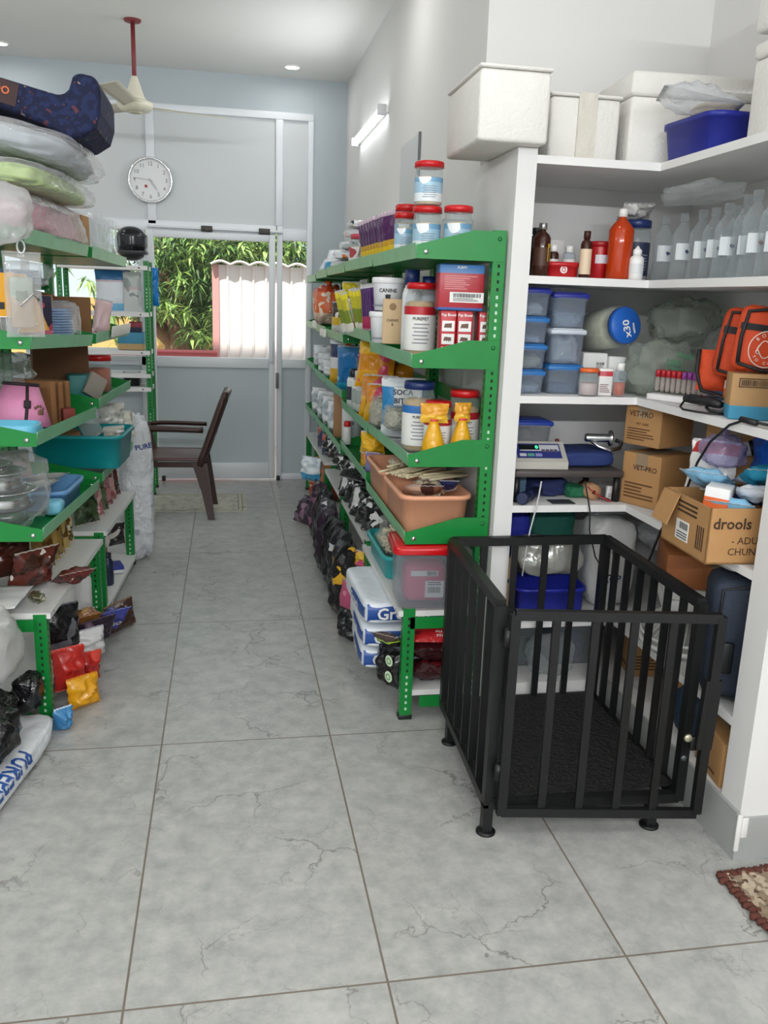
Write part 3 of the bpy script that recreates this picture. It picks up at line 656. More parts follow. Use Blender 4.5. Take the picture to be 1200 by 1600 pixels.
# local: the seat faces -Y (turned by 90 deg the chair looks along -X of the room... back is at +Y)
CM = mat('#3c2620', .32)
def chpart(mb, n): return mb.o(n, ch)
se = MB(); se.grid(lambda u, v: ((u-.5)*(.44+.03*v), -.22+.44*(1-v), .415-.02*sin(pi*u)-.015*(1-v)*sin(pi*u)+(.012 if v > .97 else 0)), 16, 12, mat('#5a403c', .3)); so = chpart(se, 'seat'); md = so.modifiers.new('t', 'SOLIDIFY'); md.thickness = .022; md.offset = -1
ap = MB(); ap.box((-.22, -.225, .36), (.22, -.2, .405), CM).box((-.225, -.215, .37), (-.2, .215, .405), CM).box((.2, -.215, .37), (.225, .215, .405), CM); chpart(ap, 'seat_apron')
for sx in (-1, 1):
    for sy, yt, yb in ((-1, -.2, -.25), (1, .2, .27)):
        lg = MB(); w = .05
        def ring(x, y, z, a, b): return [(x-a, y-b, z), (x+a, y-b, z), (x+a, y+b, z), (x-a, y+b, z)]
        rs = [ring(sx*.235, yb, 0, .016, .024), ring(sx*.225, (yt+yb)/2, .2, .016, .032), ring(sx*.212, yt-.01*sy, .40, .018, .05)]
        if sy < 0: rs.append(ring(sx*.235, yt-.02, .62, .018, .03))
        vs = sum(rs, []); fs = [(3, 2, 1, 0), tuple(range(len(vs)-4, len(vs)))]
        for j in range(len(rs)-1):
            for k in range(4): fs.append((j*4+k, j*4+(k+1) % 4, j*4+4+(k+1) % 4, j*4+4+k))
        lg.add(vs, fs, CM); chpart(lg, 'leg')
    ar = MB(); ar.grid(lambda u, v: (sx*(.235+.03*(v-.5))+.0*u, -.25+.47*u, .63-.012*u+.012*sin(pi*v)+.0*u-.03*(1-u)**6), 14, 4, CM); ao = chpart(ar, 'armrest'); md = ao.modifiers.new('t', 'SOLIDIFY'); md.thickness = .03; md.offset = -1
bk = MB()
def bkp(u, z): return (u*.22*(1-.12*(z-.4)), .2+.17*((z-.4)/.48)+.03*(1-(u)**2)*.6, z)
for u in (-1, 1): bk.tube([bkp(u, .38+.5*i/8) for i in range(9)], [.026]*8+[.018], CM, 8)
for z in (.86, .875, .58): bk.tube([bkp(-1+.2*i, z+.012*(1-(-1+.2*i)**2)) for i in range(11)], .022, CM, 8)
for u in (-.62, -.31, 0, .31, .62): bk.tube([bkp(u, .42+.45*i/6) for i in range(7)], .018, CM, 6)
for z in (.52, .66, .74, .8): bk.tube([bkp(-1+.2*i, z) for i in range(11)], .012, CM, 6)
chpart(bk, 'backrest')
m0 = at(248, 800, z=0); m1 = at(384, 770, z=0)
dm = T('door_mat', 'pale worn printed mat lying in front of the glass door', 'mat', ((m0.x+m1.x)/2-.1, (m0.y+m1.y)/2-.02, 0), 0)
mw, mdp = m1.x-m0.x+.2, m1.y-m0.y
MB().rbox((-mw/2, -mdp/2, 0.001), (mw/2, mdp/2, .003), printed([(0, '#c9c6b6')], [('#8f8d82', .64), ('#b5b1a0', .55)], .8, bs=14), .001).o('pile', dm)
b = MB()
for k in (.03, .06): 
    for a, c in (((-mw/2+k, -mdp/2+k), (mw/2-k, -mdp/2+k+.008)), ((-mw/2+k, mdp/2-k-.008), (mw/2-k, mdp/2-k)), ((mw/2-k-.008, -mdp/2+k), (mw/2-k, mdp/2-k))): b.box((a[0], a[1], .0028), (c[0], c[1], .0036), mat('#8b897c', .8))
b.o('printed_border', dm)
r0 = at(1125, 1363, z=0)
rg = T('fringed_rug', 'brown and beige shaggy rug at the lower right corner', 'rug', (1.62, 1.60, 0), 3)
mb = MB(); rr = random.Random(3)
nx, ny = 90, 84
def rgf(u, v):
    x, y = -.24+.48*u, -.36+.68*v
    return (x, y, .006+.012*noise.noise(Vector((x*60, y*60, 1)))+.006)
mb.grid(rgf, nx, ny, printed([(0, '#8b7a66')], [('#b7a791', .54), ('#5c4538', .6)], .95, wr=None, bs=34)); mb.o('pile', rg)
mb = MB()
for i in range(34):
    y = -.36+.68*i/33; mb.blob(.034, .02, .016, mat('#5e3328', .9, var=.3, vs=40), i, .4, 5, n=6, M=TM(-.245+rr.uniform(-.008, .008), y, .001))
for i in range(26):
    x = -.24+.48*i/25; mb.blob(.02, .03, .014, mat('#5e3328', .9, var=.3, vs=40), i+50, .4, 5, n=6, M=TM(x, .325, .001))
mb.o('fringe', rg)

# ================================================================== CEILING FAN, CLOCK
FX, FY = -.576, 6.263
fn = T('ceiling_fan', 'cream ceiling fan on a maroon rod in front of the partition', 'fan', (FX, FY, CEIL_Z-.001))
CRM = mat('#dcd8c4', .4); MAR = mat('#7d2f33', .5)
MB().lathe([(.05, -.012), (.055, 0)], MAR, 20).lathe([(.014, -.40), (.014, -.01)], MAR, 12).o('rod', fn)
MB().lathe([(.075, -.47), (.06, -.45), (.022, -.34), (.018, -.33)], CRM, 28).o('canopy', fn)
MB().lathe([(.04, -.545), (.09, -.538), (.112, -.515), (.114, -.505), (.108, -.5), (.114, -.495), (.112, -.485), (.075, -.47)], CRM, 36).lathe([(.05, -.548), (.03, -.553), (0, -.553)], mat('#c9c4ac', .4), 24).o('motor', fn)
for k in range(3):
    a = R(20+120*k); mb = MB()
    mb.grid(lambda u, v: (.10+.50*u, (v-.5)*(.10+.035*u), -.508+.03*(v-.5)+.004*u), 14, 4, mat('#cfcab6', .45)); bo = mb.o('blade', fn, solid=.003); bo.rotation_euler = (0, 0, a)
ck = T('wall_clock', 'round silver-rimmed wall clock on the partition post', 'clock', (-.585, 7.43, 2.415))
MB().lathe([(.166, 0), (.172, .012), (.172, .026), (.160, .03), (.156, .02)], mat('#e4e6e8', .18, .85), 48, TM(rx=90), cap=False).o('rim', ck)
MB().lathe([(.0, .012), (.160, .012)], mat('#dfe1e1', .4), 48, TM(rx=90), cap=False).lathe([(.0, -.002), (.165, -.002)], mat('#888888', .5), 32, TM(rx=90), cap=False).o('dial', ck)
for h in range(1, 13):
    a = 2*pi*h/12; lettering(ck, str(h), .042, FRONT(.122*sin(a), -.0135, .122*cos(a)), mat('#6c6e70', .6), bold=False, name='numeral')
tk = MB()
for q in range(60):
    a = 2*pi*q/60; tk.bar((.147*sin(a), -.0135, .147*cos(a)), (.153*sin(a), -.0135, .153*cos(a)), .002, .001, mat('#77797b', .6))
tk.lathe([(.0, 0), (.012, 0), (.012, .001), (.009, .001), (.009, 0)], mat('#b0524e', .5), 20, TM(-.035, -.0135, -.045, rx=90), cap=False); tk.o('minute_marks', ck)
hm = mat('#5c6064', .4)
a = R(277); MB().bar((-.02*sin(a), -.017, -.02*cos(a)), (.12*sin(a), -.017, .12*cos(a)), .009, .001, hm).o('minute_hand', ck)
a = R(143); MB().bar((-.02*sin(a), -.019, -.02*cos(a)), (.085*sin(a), -.019, .085*cos(a)), .015, .001, hm).o('hour_hand', ck)
MB().lathe([(0, .021), (.156, .021)], film('#ffffff', .02, .03, 0), 48, TM(rx=90), cap=False).o('cover_glass', ck)

# ================================================================== RIGHT-HAND SHELVES
NAVY = mat('#1c2f66', .35); BLUEWRAP = printed([(0, '#dfe6ea'), (.35, '#9fc2d6'), (.8, '#6f9fc0')], [('#eef2f4', .62)], .35, wr=None)
WLAB = mat('#e6e6e2', .5); KIB = mat('#c9a877', .8, var=.35, vs=60); CREAM = mat('#d8c9a6', .8, var=.25, vs=50)
RT1 = 1.722
# --- top board
def topjar(x0, y0, x1, y1, label, Y, z=None, h=None):
    p, w, hh = fit(x0, y0, x1, y1, Y=Y, z=z); p.y += w/2
    return jar(label, p, w/2, h or hh, wrap=BLUEWRAP, band=None, fill=CREAM, neck=.96, group='blue-labelled jars with red lids on the top board', rz=-8), p, w/2, (h or hh)
a, p, r_, h_ = topjar(649, 321, 692, 384, 'blue-labelled plastic jar with red lid carrying another jar on top of it', 3.12, RT1)
q = p.copy(); q.z += h_+.002
jar('blue-labelled plastic jar with red lid standing on top of another jar, highest of all', q, r_, .148, wrap=BLUEWRAP, fill=CREAM, neck=.96, group='blue-labelled jars with red lids on the top board', rz=-8)
topjar(699, 320, 741, 372, 'blue-labelled plastic jar with red lid at the right end of the top board', 3.06, RT1)
a, p, r_, h_ = topjar(619, 331, 650, 384, 'blue-labelled plastic jar with red lid left of the stacked pair', 3.36, RT1)
q = p.copy(); q.x += .035; q.y += .13
jar('taller clear jar with a red lid half hidden behind the blue-labelled jars', q, .05, .205, fill=CREAM, wrap=BLUEWRAP, neck=.9, group='blue-labelled jars with red lids on the top board')
p, w, h = fit(703, 314, 738, 345, Y=3.22, z=RT1); carton('clear plastic gift box behind the jar at the right end of the top board', p+Vector((.0, .05, 0)), .115, .05, .135, film('#dfe6ea', .4, .1, 0), -8, lines=False, tape=False, name='clear_box')
p, w, h = fit(742, 340, 746, 362, Y=3.02, z=RT1); bottle('thin white tube leaning at the far right of the top board', p, .008, .075, '#e6e2dc', cap='#c7a58a', name='tube', cat='tube')
# purple pouches in a row
for i in range(9):
    p = at(580+4.6*i, 385, y=4.25-.07*i); p.z = RT1
    o = pouch(['purple and gold pouch at the left end of the row on the top board', 'second purple and gold pouch from the left on the top board', 'third purple pouch from the left in the top row', 'fourth purple pouch from the left in the top row', 'middle purple and gold pouch of the row on the top board', 'sixth purple pouch from the left in the top row', 'seventh purple pouch from the left in the top row', 'second purple pouch from the right, beside the jars', 'purple and yellow pouch at the right end of the row, next to the blue-labelled jar'][i],
          p, .10, .19, .026, printed([(0, '#e8c21f'), (.3, '#c99a25'), (.42, '#4d1f55'), (.93, '#b9a7b5')], (), .3), rz=-40, ry=-9, group='purple pouches on the top board', seal='#c9b7c0', wr=.1)
p, w, h = fit(562, 350, 603, 402, X=.70, z=RT1); bag('grey and white furry crumpled pack in front of the purple pouches', p, .14, .16, .155, printed([(0, '#b5aea6')], [('#7d746c', .58), ('#e4e0da', .6)], .5, bs=16), seed=3, amp=.3, fr=5, name='treat_pack', cat='packet')
p, w, h = fit(546, 338, 578, 405, X=.76, z=RT1); jar('clear jar with pinkish red lid between the furry pack and the white pouches', p, .065, .2, wrap=printed([(0, '#dcd7d6')], [('#b33f4a', .6)], .4, wr=None), lid=mat('#d04a60', .4), neck=.8, fill=CREAM)
stk = ['lowest of the white pouches stacked at the far end of the top board', 'second from the bottom of the stacked white pouches', 'third white pouch from the bottom, with orange print', 'fourth white pouch from the bottom of the stack, black-edged', 'topmost of the stacked white pouches, yellow and orange at its end']
for i in range(5):
    p = Vector((.66+.012*i, 5.35-.07*i, RT1+.012+.054*i))
    bag(stk[i], p+Vector((.13, .10, .001)), .36, .26, .056, printed([(0, '#dfe3e8'), (.75, '#e9ebee')], [('#e2762c', .63+.01*i), ('#2b2d33', .68), ('#efb73c', .68)], .3, bs=13), -12+5*i, 'stacked white pouches on the top board', i*3.3, .12, 4, .45, 'pouch', 'packet')
p = Vector((.665, 5.9, RT1)); pouch('white and sky-blue pouch at the far end of the top board by the door', p, .2, .16, .07, printed([(0, '#3f9fd0'), (.4, '#e4e8ec')], [('#2c2f3a', .68)], .3), rz=-60, rx=-20)
p = Vector((.67, 6.25, RT1-.005)); pouch('last silvery pouch on the top board, nearest the door', p, .2, .13, .07, printed([(0, '#cfd6dc')], [('#5577aa', .64)], .25), rz=-60, rx=-30)

# --- second board
RT2 = 1.357
pupm = printed([(0, '#b3202a')], (), .4, wr=None)
for i, (x0, x1) in enumerate(((686, 711), (712, 737), (749, 765))):
    p, w, h = fit(x0, 480, x1, 546, Y=3.03, z=RT2); w = .06; h = .172
    t = carton(['left of the two whole red cartons under the big red box', 'middle red carton with white picture panels on the second board', 'red carton at the right end of the second board, half behind the green post'][i], Vector(((.769, .829, .908)[i], 3.045, RT2)), .056, .085, h, pupm, -6, 'small red cartons on the second board', lines=False, tape=False)
    k = MB()
    for j in range(3):
        z = .012+.045*j; k.box((-.022, -.0437, z), (.022, -.0425, z+.036), WHITE); k.add([(-.016+.004*c, -.0441, z+.008+.006*abs(sin(c*1.7+j))) for c in range(8)]+[(.012, -.0441, z+.02+.004*j), (-.012, -.0441, z+.026)], [tuple(range(10))], mat('#6a4a3c', .6))
    k.o('picture_panel', t); lettering(t, 'Pup Boost', .013, FRONT(0, -.0439, .158), WHITE, maxw=.052)
carton('pale pink and white carton between the red cartons', Vector((.874, 3.13, RT2)), .04, .05, .165, printed([(0, '#c0504e'), (.12, '#e6d8d4')], [('#b98a86', .6)], .4, wr=None), -6, lines=False, tape=False)
t = carton('big red box with a blue top edge lying across the small red cartons', Vector((.812, 3.06, RT2+.174)), .16, .1, .158, printed([(0, '#3c63a8'), (.06, '#a81f2c'), (.80, '#3f78b5')], (), .35, wr=None), -6, lines=False, tape=False, prints=(('f', 'PUPPY', .012, 0, .145),), sticker=('f', .02, .045, .12, .035), ink=WHITE)
k = MB(); lines_block(k, -.06, .06, .07, .12, -.0512, 7, mat('#d98a8a', .5), 4); k.o('small_print', t)
p, w, h = fit(631, 441, 681, 553, Y=3.02, z=RT2)
jar('large clear jar with red lid and white label printed PUREPET on the second board', Vector((max(.697, at(656, 520, y=3.2).x), 3.205, RT2)), .059, .268, wrap=WLAB, band=mat('#b8202c', .4), fill=KIB, neck=.84, txt='PUREPET', tsz=.0155, rz=-10, lidh=.08, fillh=.78)
p, w, h = fit(602, 480, 631, 546, Y=3.36, z=RT2)
t = carton('narrow kraft paper pack of chews beside the large clear jar', p+Vector((-.006, .03, 0)), .078, .05, .172, mat('#c3a983', .8, var=.06), -12, lines=False, tape=False, prints=(('f', 'CHEWS', .0135, 0, .09), ('f', '&', .014, 0, .075), ('f', 'WRAP', .013, 0, .055), ('f', '', .01, 0, .05))[:2], name='chew_pack', cat='packet', ink=mat('#4f3d2a', .7))
MB().lathe([(0, 0), (.014, 0)], mat('#8a6f4c', .7), 16, FRONT(0, -.0258, .142), cap=False).o('emblem', t)
p, w, h = fit(584, 492, 616, 538, Y=3.45, z=RT2)
BW = mat('#dfe1e4', .4)
def bucket(label, p, r, h, txt, grp):
    t = T('bucket', label, 'bucket', p, -14, grp)
    MB().lathe([(r*.84, 0), (r*.95, h*.8), (r*.97, h*.86)], BW, 30).o('body', t); MB().lathe([(r, h*.82), (r*1.03, h*.84), (r*1.03, h*.97), (r*.98, h)], mat('#e8e9ea', .35), 30).o('lid', t)
    MB().lathe([(r*.9+.001, h*.12), (r*.9+.001, h*.17)], mat('#7f8894', .5), 30, cap=False).o('printed_band', t)
    if txt: lettering(t, txt, r*.3, TM(0, 0, h*.6), INK, bend=r*.93+.002); k = MB(); k.blob(.022, .004, .026, INK, 3, .5, 5, M=TM(.002, -r*.9-.001, h*.3), n=6); k.o('dog_emblem', t)
    return t
bucket('lower of two stacked white plastic buckets on the second board', fit(584, 495, 622, 538, Y=3.45, z=RT2)[0], .066, .125, None, 'stacked white buckets')
bucket('upper white plastic bucket printed CANINE, stacked on another bucket', fit(585, 446, 630, 494, Y=3.45, z=RT2+.127)[0], .071, .135, 'CANINE', 'stacked white buckets')
for i, (px, nm) in enumerate(((641, 'white bottle with navy cap behind the large clear jar, on the left'), (664, 'white bottle with navy cap behind the large clear jar, on the right'))):
    p, w, h = fit(px-8, 420, px+8, 520, Y=3.3, z=RT2); bottle(nm, p, .036, .315, '#e2e4e6', cap=NAVY, group='white bottles with navy caps', neck=.7, caph=.16)
p = Vector((.79, 3.28, RT2)); carton('white and red printed carton standing behind the red box', Vector((.845, 3.26, RT2)), .06, .05, .30, printed([(0, '#e4dfe0')], [('#c03a40', .62)], .4, wr=None), -6, lines=False, tape=False)
# packets on bay 2
for i in range(6):
    pouch('purple stick pack %s on the second board' % ['nearest the white buckets', 'second in from the white buckets', 'third in from the white buckets', 'fourth in from the white buckets', 'fifth from the white buckets', 'next to the yellow sticks'][i], at(586-3.2*i, 515, y=3.95+.03*i)*1.0, .042, .20, .016, printed([(0, '#b32a58'), (.3, '#4a1c66'), (.93, '#d7d0d8')], (), .3), rz=-40, ry=-6, group='purple stick packs', wr=.08)
for i in range(7):
    pouch('yellow-green stick pack, %s in its fan' % ['nearest', 'second', 'third', 'fourth', 'fifth', 'sixth', 'farthest'][i], at(574-5.5*i, 517, y=4.2+.04*i)*1.0, .045, .20, .016, printed([(0, '#e4e1d4'), (.2, '#7d8f2c'), (.55, '#c9bf2e'), (.85, '#e8d71e')], [('#c9452c', .7)], .3), rz=-40, ry=-16, group='yellow-green stick packs', wr=.08)
for i, (y, c, nm) in enumerate(((4.62, '#cf9a6e', 'tan tube next to the dotted white bottles'), (4.9, '#e1e1dd', 'dotted white bottle, nearer of two on the second board'), (5.15, '#dcdedb', 'dotted white bottle, farther of two on the second board'))):
    bottle(nm, Vector((.69, y, 1.39 if y < 4.78 else 1.345)), .036, .215, printed([(0, c)], [('#5c6a70', .66)], .4, wr=None, bs=30), cap='#e6e6e2', neck=.8, caph=.1)
pouch('yellow flower-shaped toy pack on top of the dotted bottles', Vector((.70, 5.02, 1.565)), .15, .085, .05, printed([(0, '#e5cf2c')], [('#f0e9c0', .6)], .3), rz=-50, wr=.4)
pouch('dark snack pouch with a yellow daisy print', Vector((.675, 5.35, 1.345)), .13, .19, .05, printed([(0, '#d9d6d0'), (.3, '#e2b92c'), (.55, '#4a3b36')], [('#efe7da', .62)], .3), rz=-50)
bag('net bag of orange toys hanging at the far end of the second board', Vector((.675, 5.95, 1.36)), .2, .3, .26, printed([(0, '#c9b09a'), (.3, '#d9662f'), (.8, '#b9401c')], [('#e8d6c4', .58)], .4, bs=22), seed=8, amp=.16, fr=4, knot=.6, cat='toys', name='toy_bag')
bag('second net bag of orange-red toys behind the first', Vector((.72, 5.62, 1.35)), .15, .2, .27, printed([(0, '#b8583a'), (.5, '#c9421f')], [('#5d2a20', .6)], .4, bs=22), seed=9, amp=.16, fr=4, cat='toys', name='toy_bag')
for (y, z, nm) in ((6.35, 1.36, 'white tub lid sticking out at the far end of the second board'), (5.75, 1.325, 'white price strip clipped to the second board')):
    tag(MB().rbox((.615, y-.16, z-.01), (.632, y+.1, z+.04), mat('#e9e8e4', .5), .004).o('price_strip'), nm, 'strip')

# --- third board
RT3 = 1.009
p, w, h = fit(628, 578, 662, 682, Y=3.1, z=RT3)
def pj(label, x, y, z, lid, band, r, h, txt, rz=-8, grp='clear treat jars on the third board'): return jar(label, Vector((x, y, z)), r, h, lid=lid, wrap=WLAB, band=band, fill=KIB, neck=.88, txt=txt, tsz=.014, rz=rz, group=grp, lidh=.1, fillh=.8)
pj('clear jar with navy lid and blue band on the third board', .715, 3.20, 1.003, NAVY, mat('#2c6fb5', .4), .062, .262, 'PUREPET')
pj('shorter clear jar with red lid behind the left yellow toy', .760, 3.055, RT3, REDLID, mat('#b8202c', .4), .052, .205, None)
pj('tall clear jar with red lid at the back right of the third board', .858, 3.10, RT3, REDLID, mat('#b8202c', .4), .062, .255, 'PUREPET')
YEL = printed([(0, '#d9a31c'), (.6, '#e0a31f')], [('#c9741c', .64)], .22)
def chick(label, p, rz):
    t = T('yellow_toy_pack', label, 'toy', p, rz, 'yellow plucked chicken toy packs')
    MB().lathe([(0, 0), (.034, .004), (.043, .03), (.04, .06), (.028, .1), (.018, .128), (.016, .14)], mat('#d9a21c', .22, bmp=(30, .6, .01, 3), var=.2, vs=20), 18).o('body', t)
    MB().pillow(.1 if rz < 0 else .06, .07, .03, printed([(0, '#e2b33a'), (.4, '#d99a2f')], [('#c93a2a', .58)], .25), 4, .3, TM(0, .0, .132)).o('wrapped_top', t)
    MB().lathe([(0, 0), (.026, 0), (.026, .004), (0, .006)], mat('#e0c79a', .4), 16, TM(0, 0.002, -.001)).o('card_base', t)
    MB().lathe([(.02, 0), (.014, .012), (.02, .024)], mat('#c9363a', .4), 12, TM(0, 0, .122)).o('red_tie', t)
    return t
chick('yellow toy chicken in a film pack, left of two on the third board', Vector((.725, 2.985, 1.005)), -6)
chick('yellow toy chicken in a film pack, right of two on the third board', Vector((.832, 2.995, 1.008)), 4)
p = Vector((.72, 3.62, .995))
pouch('blue and white bites pouch standing behind the wrapped chews', Vector((.725, 3.60, 1.0)), .20, .26, .06, printed([(0, '#dfe4e8'), (.2, '#2f86c0'), (.86, '#dfe4e8')], (), .3), rz=-14, group=None, txt=['SOCA', 'BITES'], tm=mat('#1c3550', .5), ts=.034, tz=.78, toff=.014, extra=lambda t, w, h, d: MB().rbox((-.04, -.04, .14), (.085, -.033, .225), WHITE, .002).o('white_panel', t))
CHW = mat('#cfcab6', .7, var=.2, vs=30)
bag('clear bag of knotted white chews in front of the blue and white pouch', Vector((.70, 3.42, 1.045)), .17, .16, .10, film('#e6e8e6', .2, .1), seed=4, amp=.15, fr=5, fill=mat('#c6c4b0', .7, bmp=(60, 1, .03, 3), var=.3, vs=40), name='chew_bag')
bag('second clear bag of white chews, farther along the third board', Vector((.675, 3.70, .99)), .13, .2, .14, film('#e6e8e6', .2, .1), seed=14, amp=.18, fr=5, fill=mat('#c2bfa8', .7, bmp=(60, 1, .03, 3), var=.3, vs=40), name='chew_bag')
pouch('blue and clear bites pouch lying flat under the wrapped chews', Vector((.80, 3.46, 1.0)), .2, .2, .035, printed([(0, '#2b87c6'), (.35, '#b7c6cf'), (.7, '#2176b4')], [('#e6eaec', .6)], .25), rz=-14, rx=84)
OR = printed([(0, '#e3a51f'), (.35, '#d98c1c'), (.7, '#e8b32a')], [('#d9536a', .6), ('#f1e6d0', .68)], .25, bs=10)
OR2 = printed([(0, '#e6ac24'), (.5, '#dc8a2a')], [('#cf4a6a', .56), ('#f2e4e6', .66)], .25, bs=12)
for i, (y, z, wd, h, rz, nm) in enumerate(((4.18, 1.09, .24, .2, -35, 'large orange pouch leaning on the second board support, topmost of its pile'), (4.12, .99, .2, .15, -35, 'orange and pink pouch in the middle of the pile on the third board'), (4.0, .985, .17, .13, -30, 'yellow and pink pouch lowest at the front of the third board'))):
    pouch(nm, Vector((.71-.02*i, y, z+.01)), wd, h+.06, .09, [OR, OR2, OR2][i], rz=rz, rx=-12, group='orange pouches on the third board', wr=.25)
pouch('dark orange pouch lying behind the pile on the third board', Vector((.83, 4.26, .995)), .18, .26, .07, printed([(0, '#c9811c')], [('#a8641c', .55)], .25), rz=-30, wr=.25)
for i, (y, nm, cap) in enumerate(((4.62, 'white spray bottle with black neck on the third board', '#26282c'), (4.50, 'pale bottle with lilac cap on the third board', '#c9c2cf'), (4.42, 'white bottle with grey label beside the orange pouches', '#d9d9d6'))):
    bottle(nm, Vector((.665+.01*i, y, .99)), .034, .205, '#dfe2e0', cap=cap, wrap='#aab6b0' if i else '#39414a', neck=.5, caph=.2)
pouch('bright blue pouch standing on the third board past the bottles', Vector((.69, 5.0, 1.04)), .19, .25, .07, printed([(0, '#2fa0c8'), (.18, '#1a6fae'), (.9, '#3f7fb0')], [('#8fd0e4', .68)], .3), rz=-45)
pouch('white pouch with an orange and red picture past the blue pouch', Vector((.675, 5.4, 1.04)), .2, .27, .06, printed([(0, '#e2b13a'), (.35, '#dfe1e3'), (.6, '#2f3c66'), (.9, '#d9dee4')], [('#e0662c', .6)], .25), rz=-45)
pouch('black pouch tucked behind the bottles on the third board', Vector((.76, 4.72, 1.0)), .16, .26, .06, printed([(0, '#2c2e34')], [('#4a4d55', .6)], .25), rz=-45)
for i, (y, z) in enumerate(((5.75, 1.04), (6.1, 1.045), (6.45, 1.06))):
    pouch(['white crinkled pouch hanging out past the picture pouch', 'white crinkled pouch, second from the far end of the third board', 'white crinkled pouch at the far end of the third board'][i], Vector((.69, y, z)), .18, .12+.02*i, .08, printed([(0, '#dfe3e6')], [('#aab4bc', .6)], .25), rz=-50, wr=.3, group='white crinkled pouches at the far end')

# --- fourth board: peach tubs, treats
PEACH = mat('#e0a07e', .42)
def tub(label, p, w, d, h, m, rz=0, grp=None, taper=.9, name='plastic_tub', rim=.012, ridges=False):
    t = T(name, label, 'tub', p, rz, grp)
    MB().shell(w, d, h, m, taper, .045, .005, rim, rimh=.016).o('body', t); return t
tub('peach plastic tub of chews at the near end of the fourth board', Vector((.75, 3.175, .716)), .25, .40, .155, PEACH, 0, 'peach plastic tubs')
tub('second peach plastic tub directly behind the first one', Vector((.75, 3.615, .716)), .25, .40, .155, PEACH, 0, 'peach plastic tubs')
# sticks bundle
STK = mat('#d6cba8', .6, var=.15, vs=30)
def sticks(label, loc, n, ln, rz, ry, r=.004, spread=.035, m=STK, grp=None):
    t = T('treat_sticks', label, 'sticks', loc, rz, grp); rr = random.Random(n)
    for i in range(n):
        x, z = rr.gauss(0, spread), abs(rr.gauss(0, spread*.45)); a = rr.uniform(-.05, .05)
        MB().tube([(x, -ln/2, z+.006), (x+a*ln*.5, 0, z+.008), (x+a*ln, ln/2, z+.006+ry*.02)], r, m, 6).o('stick', t)
    return t
sticks('bundle of long pale chew sticks lying across the near peach tub', Vector((.735, 3.29, .876)), 44, .20, -50, 0, .0045, .036)
sticks('smaller bundle of pale sticks at the back right of the near peach tub', Vector((.82, 3.22, .875)), 10, .2, -62, 0, .005, .018)
RNG = mat('#dcd2b4', .6)
def rings(label, loc, n, sx, sy, sz, seed):
    t = T('chew_ring_bag', label, 'treats', loc); rr = random.Random(seed)
    for i in range(n):
        MB().lathe([(.011, 0), (.014, .004), (.011, .008), (.006, .008), (.004, .004), (.006, 0), (.011, 0)], RNG, 10, TM(rr.uniform(-sx, sx), rr.uniform(-sy, sy), rr.uniform(.0, sz), rr.uniform(0, 180), rr.uniform(0, 90), 0), cap=False).o('chew_ring', t)
    MB().blob(sx*2.5, sy*2.6, sz*1.5, film('#eeeeea', .12, .1), seed, .12, 5).o('film', t); return t
rings('clear bag of small chew rings at the middle of the near peach tub', Vector((.765, 3.165, .835)), 46, .055, .025, .04, 5)
rings('clear bag of chew rings resting over the second peach tub', Vector((.735, 3.52, .85)), 44, .055, .05, .045, 6)
pouch('white and brown treat pouch printed STIX lying at the front of the near peach tub', Vector((.715, 3.10, .855)), .15, .09, .035, printed([(0, '#d9d9de'), (.4, '#4b2f28'), (.75, '#8d5b44')], [('#c9a48c', .62)], .25, axis=0), rz=-4, rx=62, txt='STIX', ts=.03, tm=WHITE, tz=.5)
pouch('navy and white treat pouch beside the STIX pouch in the near peach tub', Vector((.815, 3.10, .857)), .075, .12, .03, printed([(0, '#d9dbe0'), (.45, '#232c55')], [('#e8e8ea', .62)], .25), rz=-10, rx=62)
for i, (y, z, nm) in enumerate(((3.93, .86, 'yellow round pouch bulging over the lip past the peach tubs, upper one'), (3.97, .775, 'yellow round pouch below the upper one on the fourth board'), (4.06, .767, 'orange and yellow pouch behind the two round ones'))):
    pouch(nm, Vector((.665, y, z)), .13, .1, .1, OR2 if i else printed([(0, '#e8b526')], [('#d9603c', .6), ('#f0d8c8', .68)], .25), rz=-32, wr=.25, group='yellow round pouches on the fourth board')
pouch('purple and lilac pouch wedged beside the second peach tub', Vector((.66, 3.88, .77)), .1, .12, .05, printed([(0, '#7f83b5'), (.5, '#8a7aa8')], [('#b5a8cc', .6)], .25), rz=-40)
bag('brown feather chews hanging behind the yellow round pouches', Vector((.77, 4.06, .86)), .13, .18, .08, mat('#a8824c', .8, var=.4, vs=30), seed=6, amp=.3, fr=6, cat='chews', name='feather_chews')
t = T('biscuit_tin', 'tall white tin with small print near the middle of the right shelves', 'tin', (.70, 4.78+.1, .724), -30)
MB().lathe([(.058, 0), (.058, .235), (.055, .24)], printed([(0, '#dfe1e2')], [('#8792a0', .63)], .4, wr=None, bs=26), 24).o('body', t); MB().lathe([(.06, .235), (.06, .25), (.05, .253)], mat('#d6d8da', .35), 24).o('lid', t)
bottle('small bottle with red cap in front of the white tin', Vector((.655, 4.74, .766)), .024, .13, '#dfdfdd', cap=REDLID, neck=.7, caph=.3)
carton('brown chew pack upright behind the white tin', Vector((.72, 5.25, .73)), .12, .12, .26, mat('#a67c58', .7, var=.2), -40, lines=False, tape=False, name='chew_pack', cat='packet')
for i, y in enumerate((5.45, 5.75, 6.1, 6.45)):
    pouch(['white pouch on the fourth board, nearest of the four far ones', 'white pouch on the fourth board, second of the four far ones', 'white pouch on the fourth board, third of the four far ones', 'white pouch on the fourth board, last before the door'][i], Vector((.665, y, .72)), .17, .2, .09, printed([(0, '#dfe3e6'), (.6, '#e6e8ea')], [('#56627a', .68), ('#b9c2ca', .58)], .25), rz=-55, wr=.3, group='white pouches far along the fourth board')

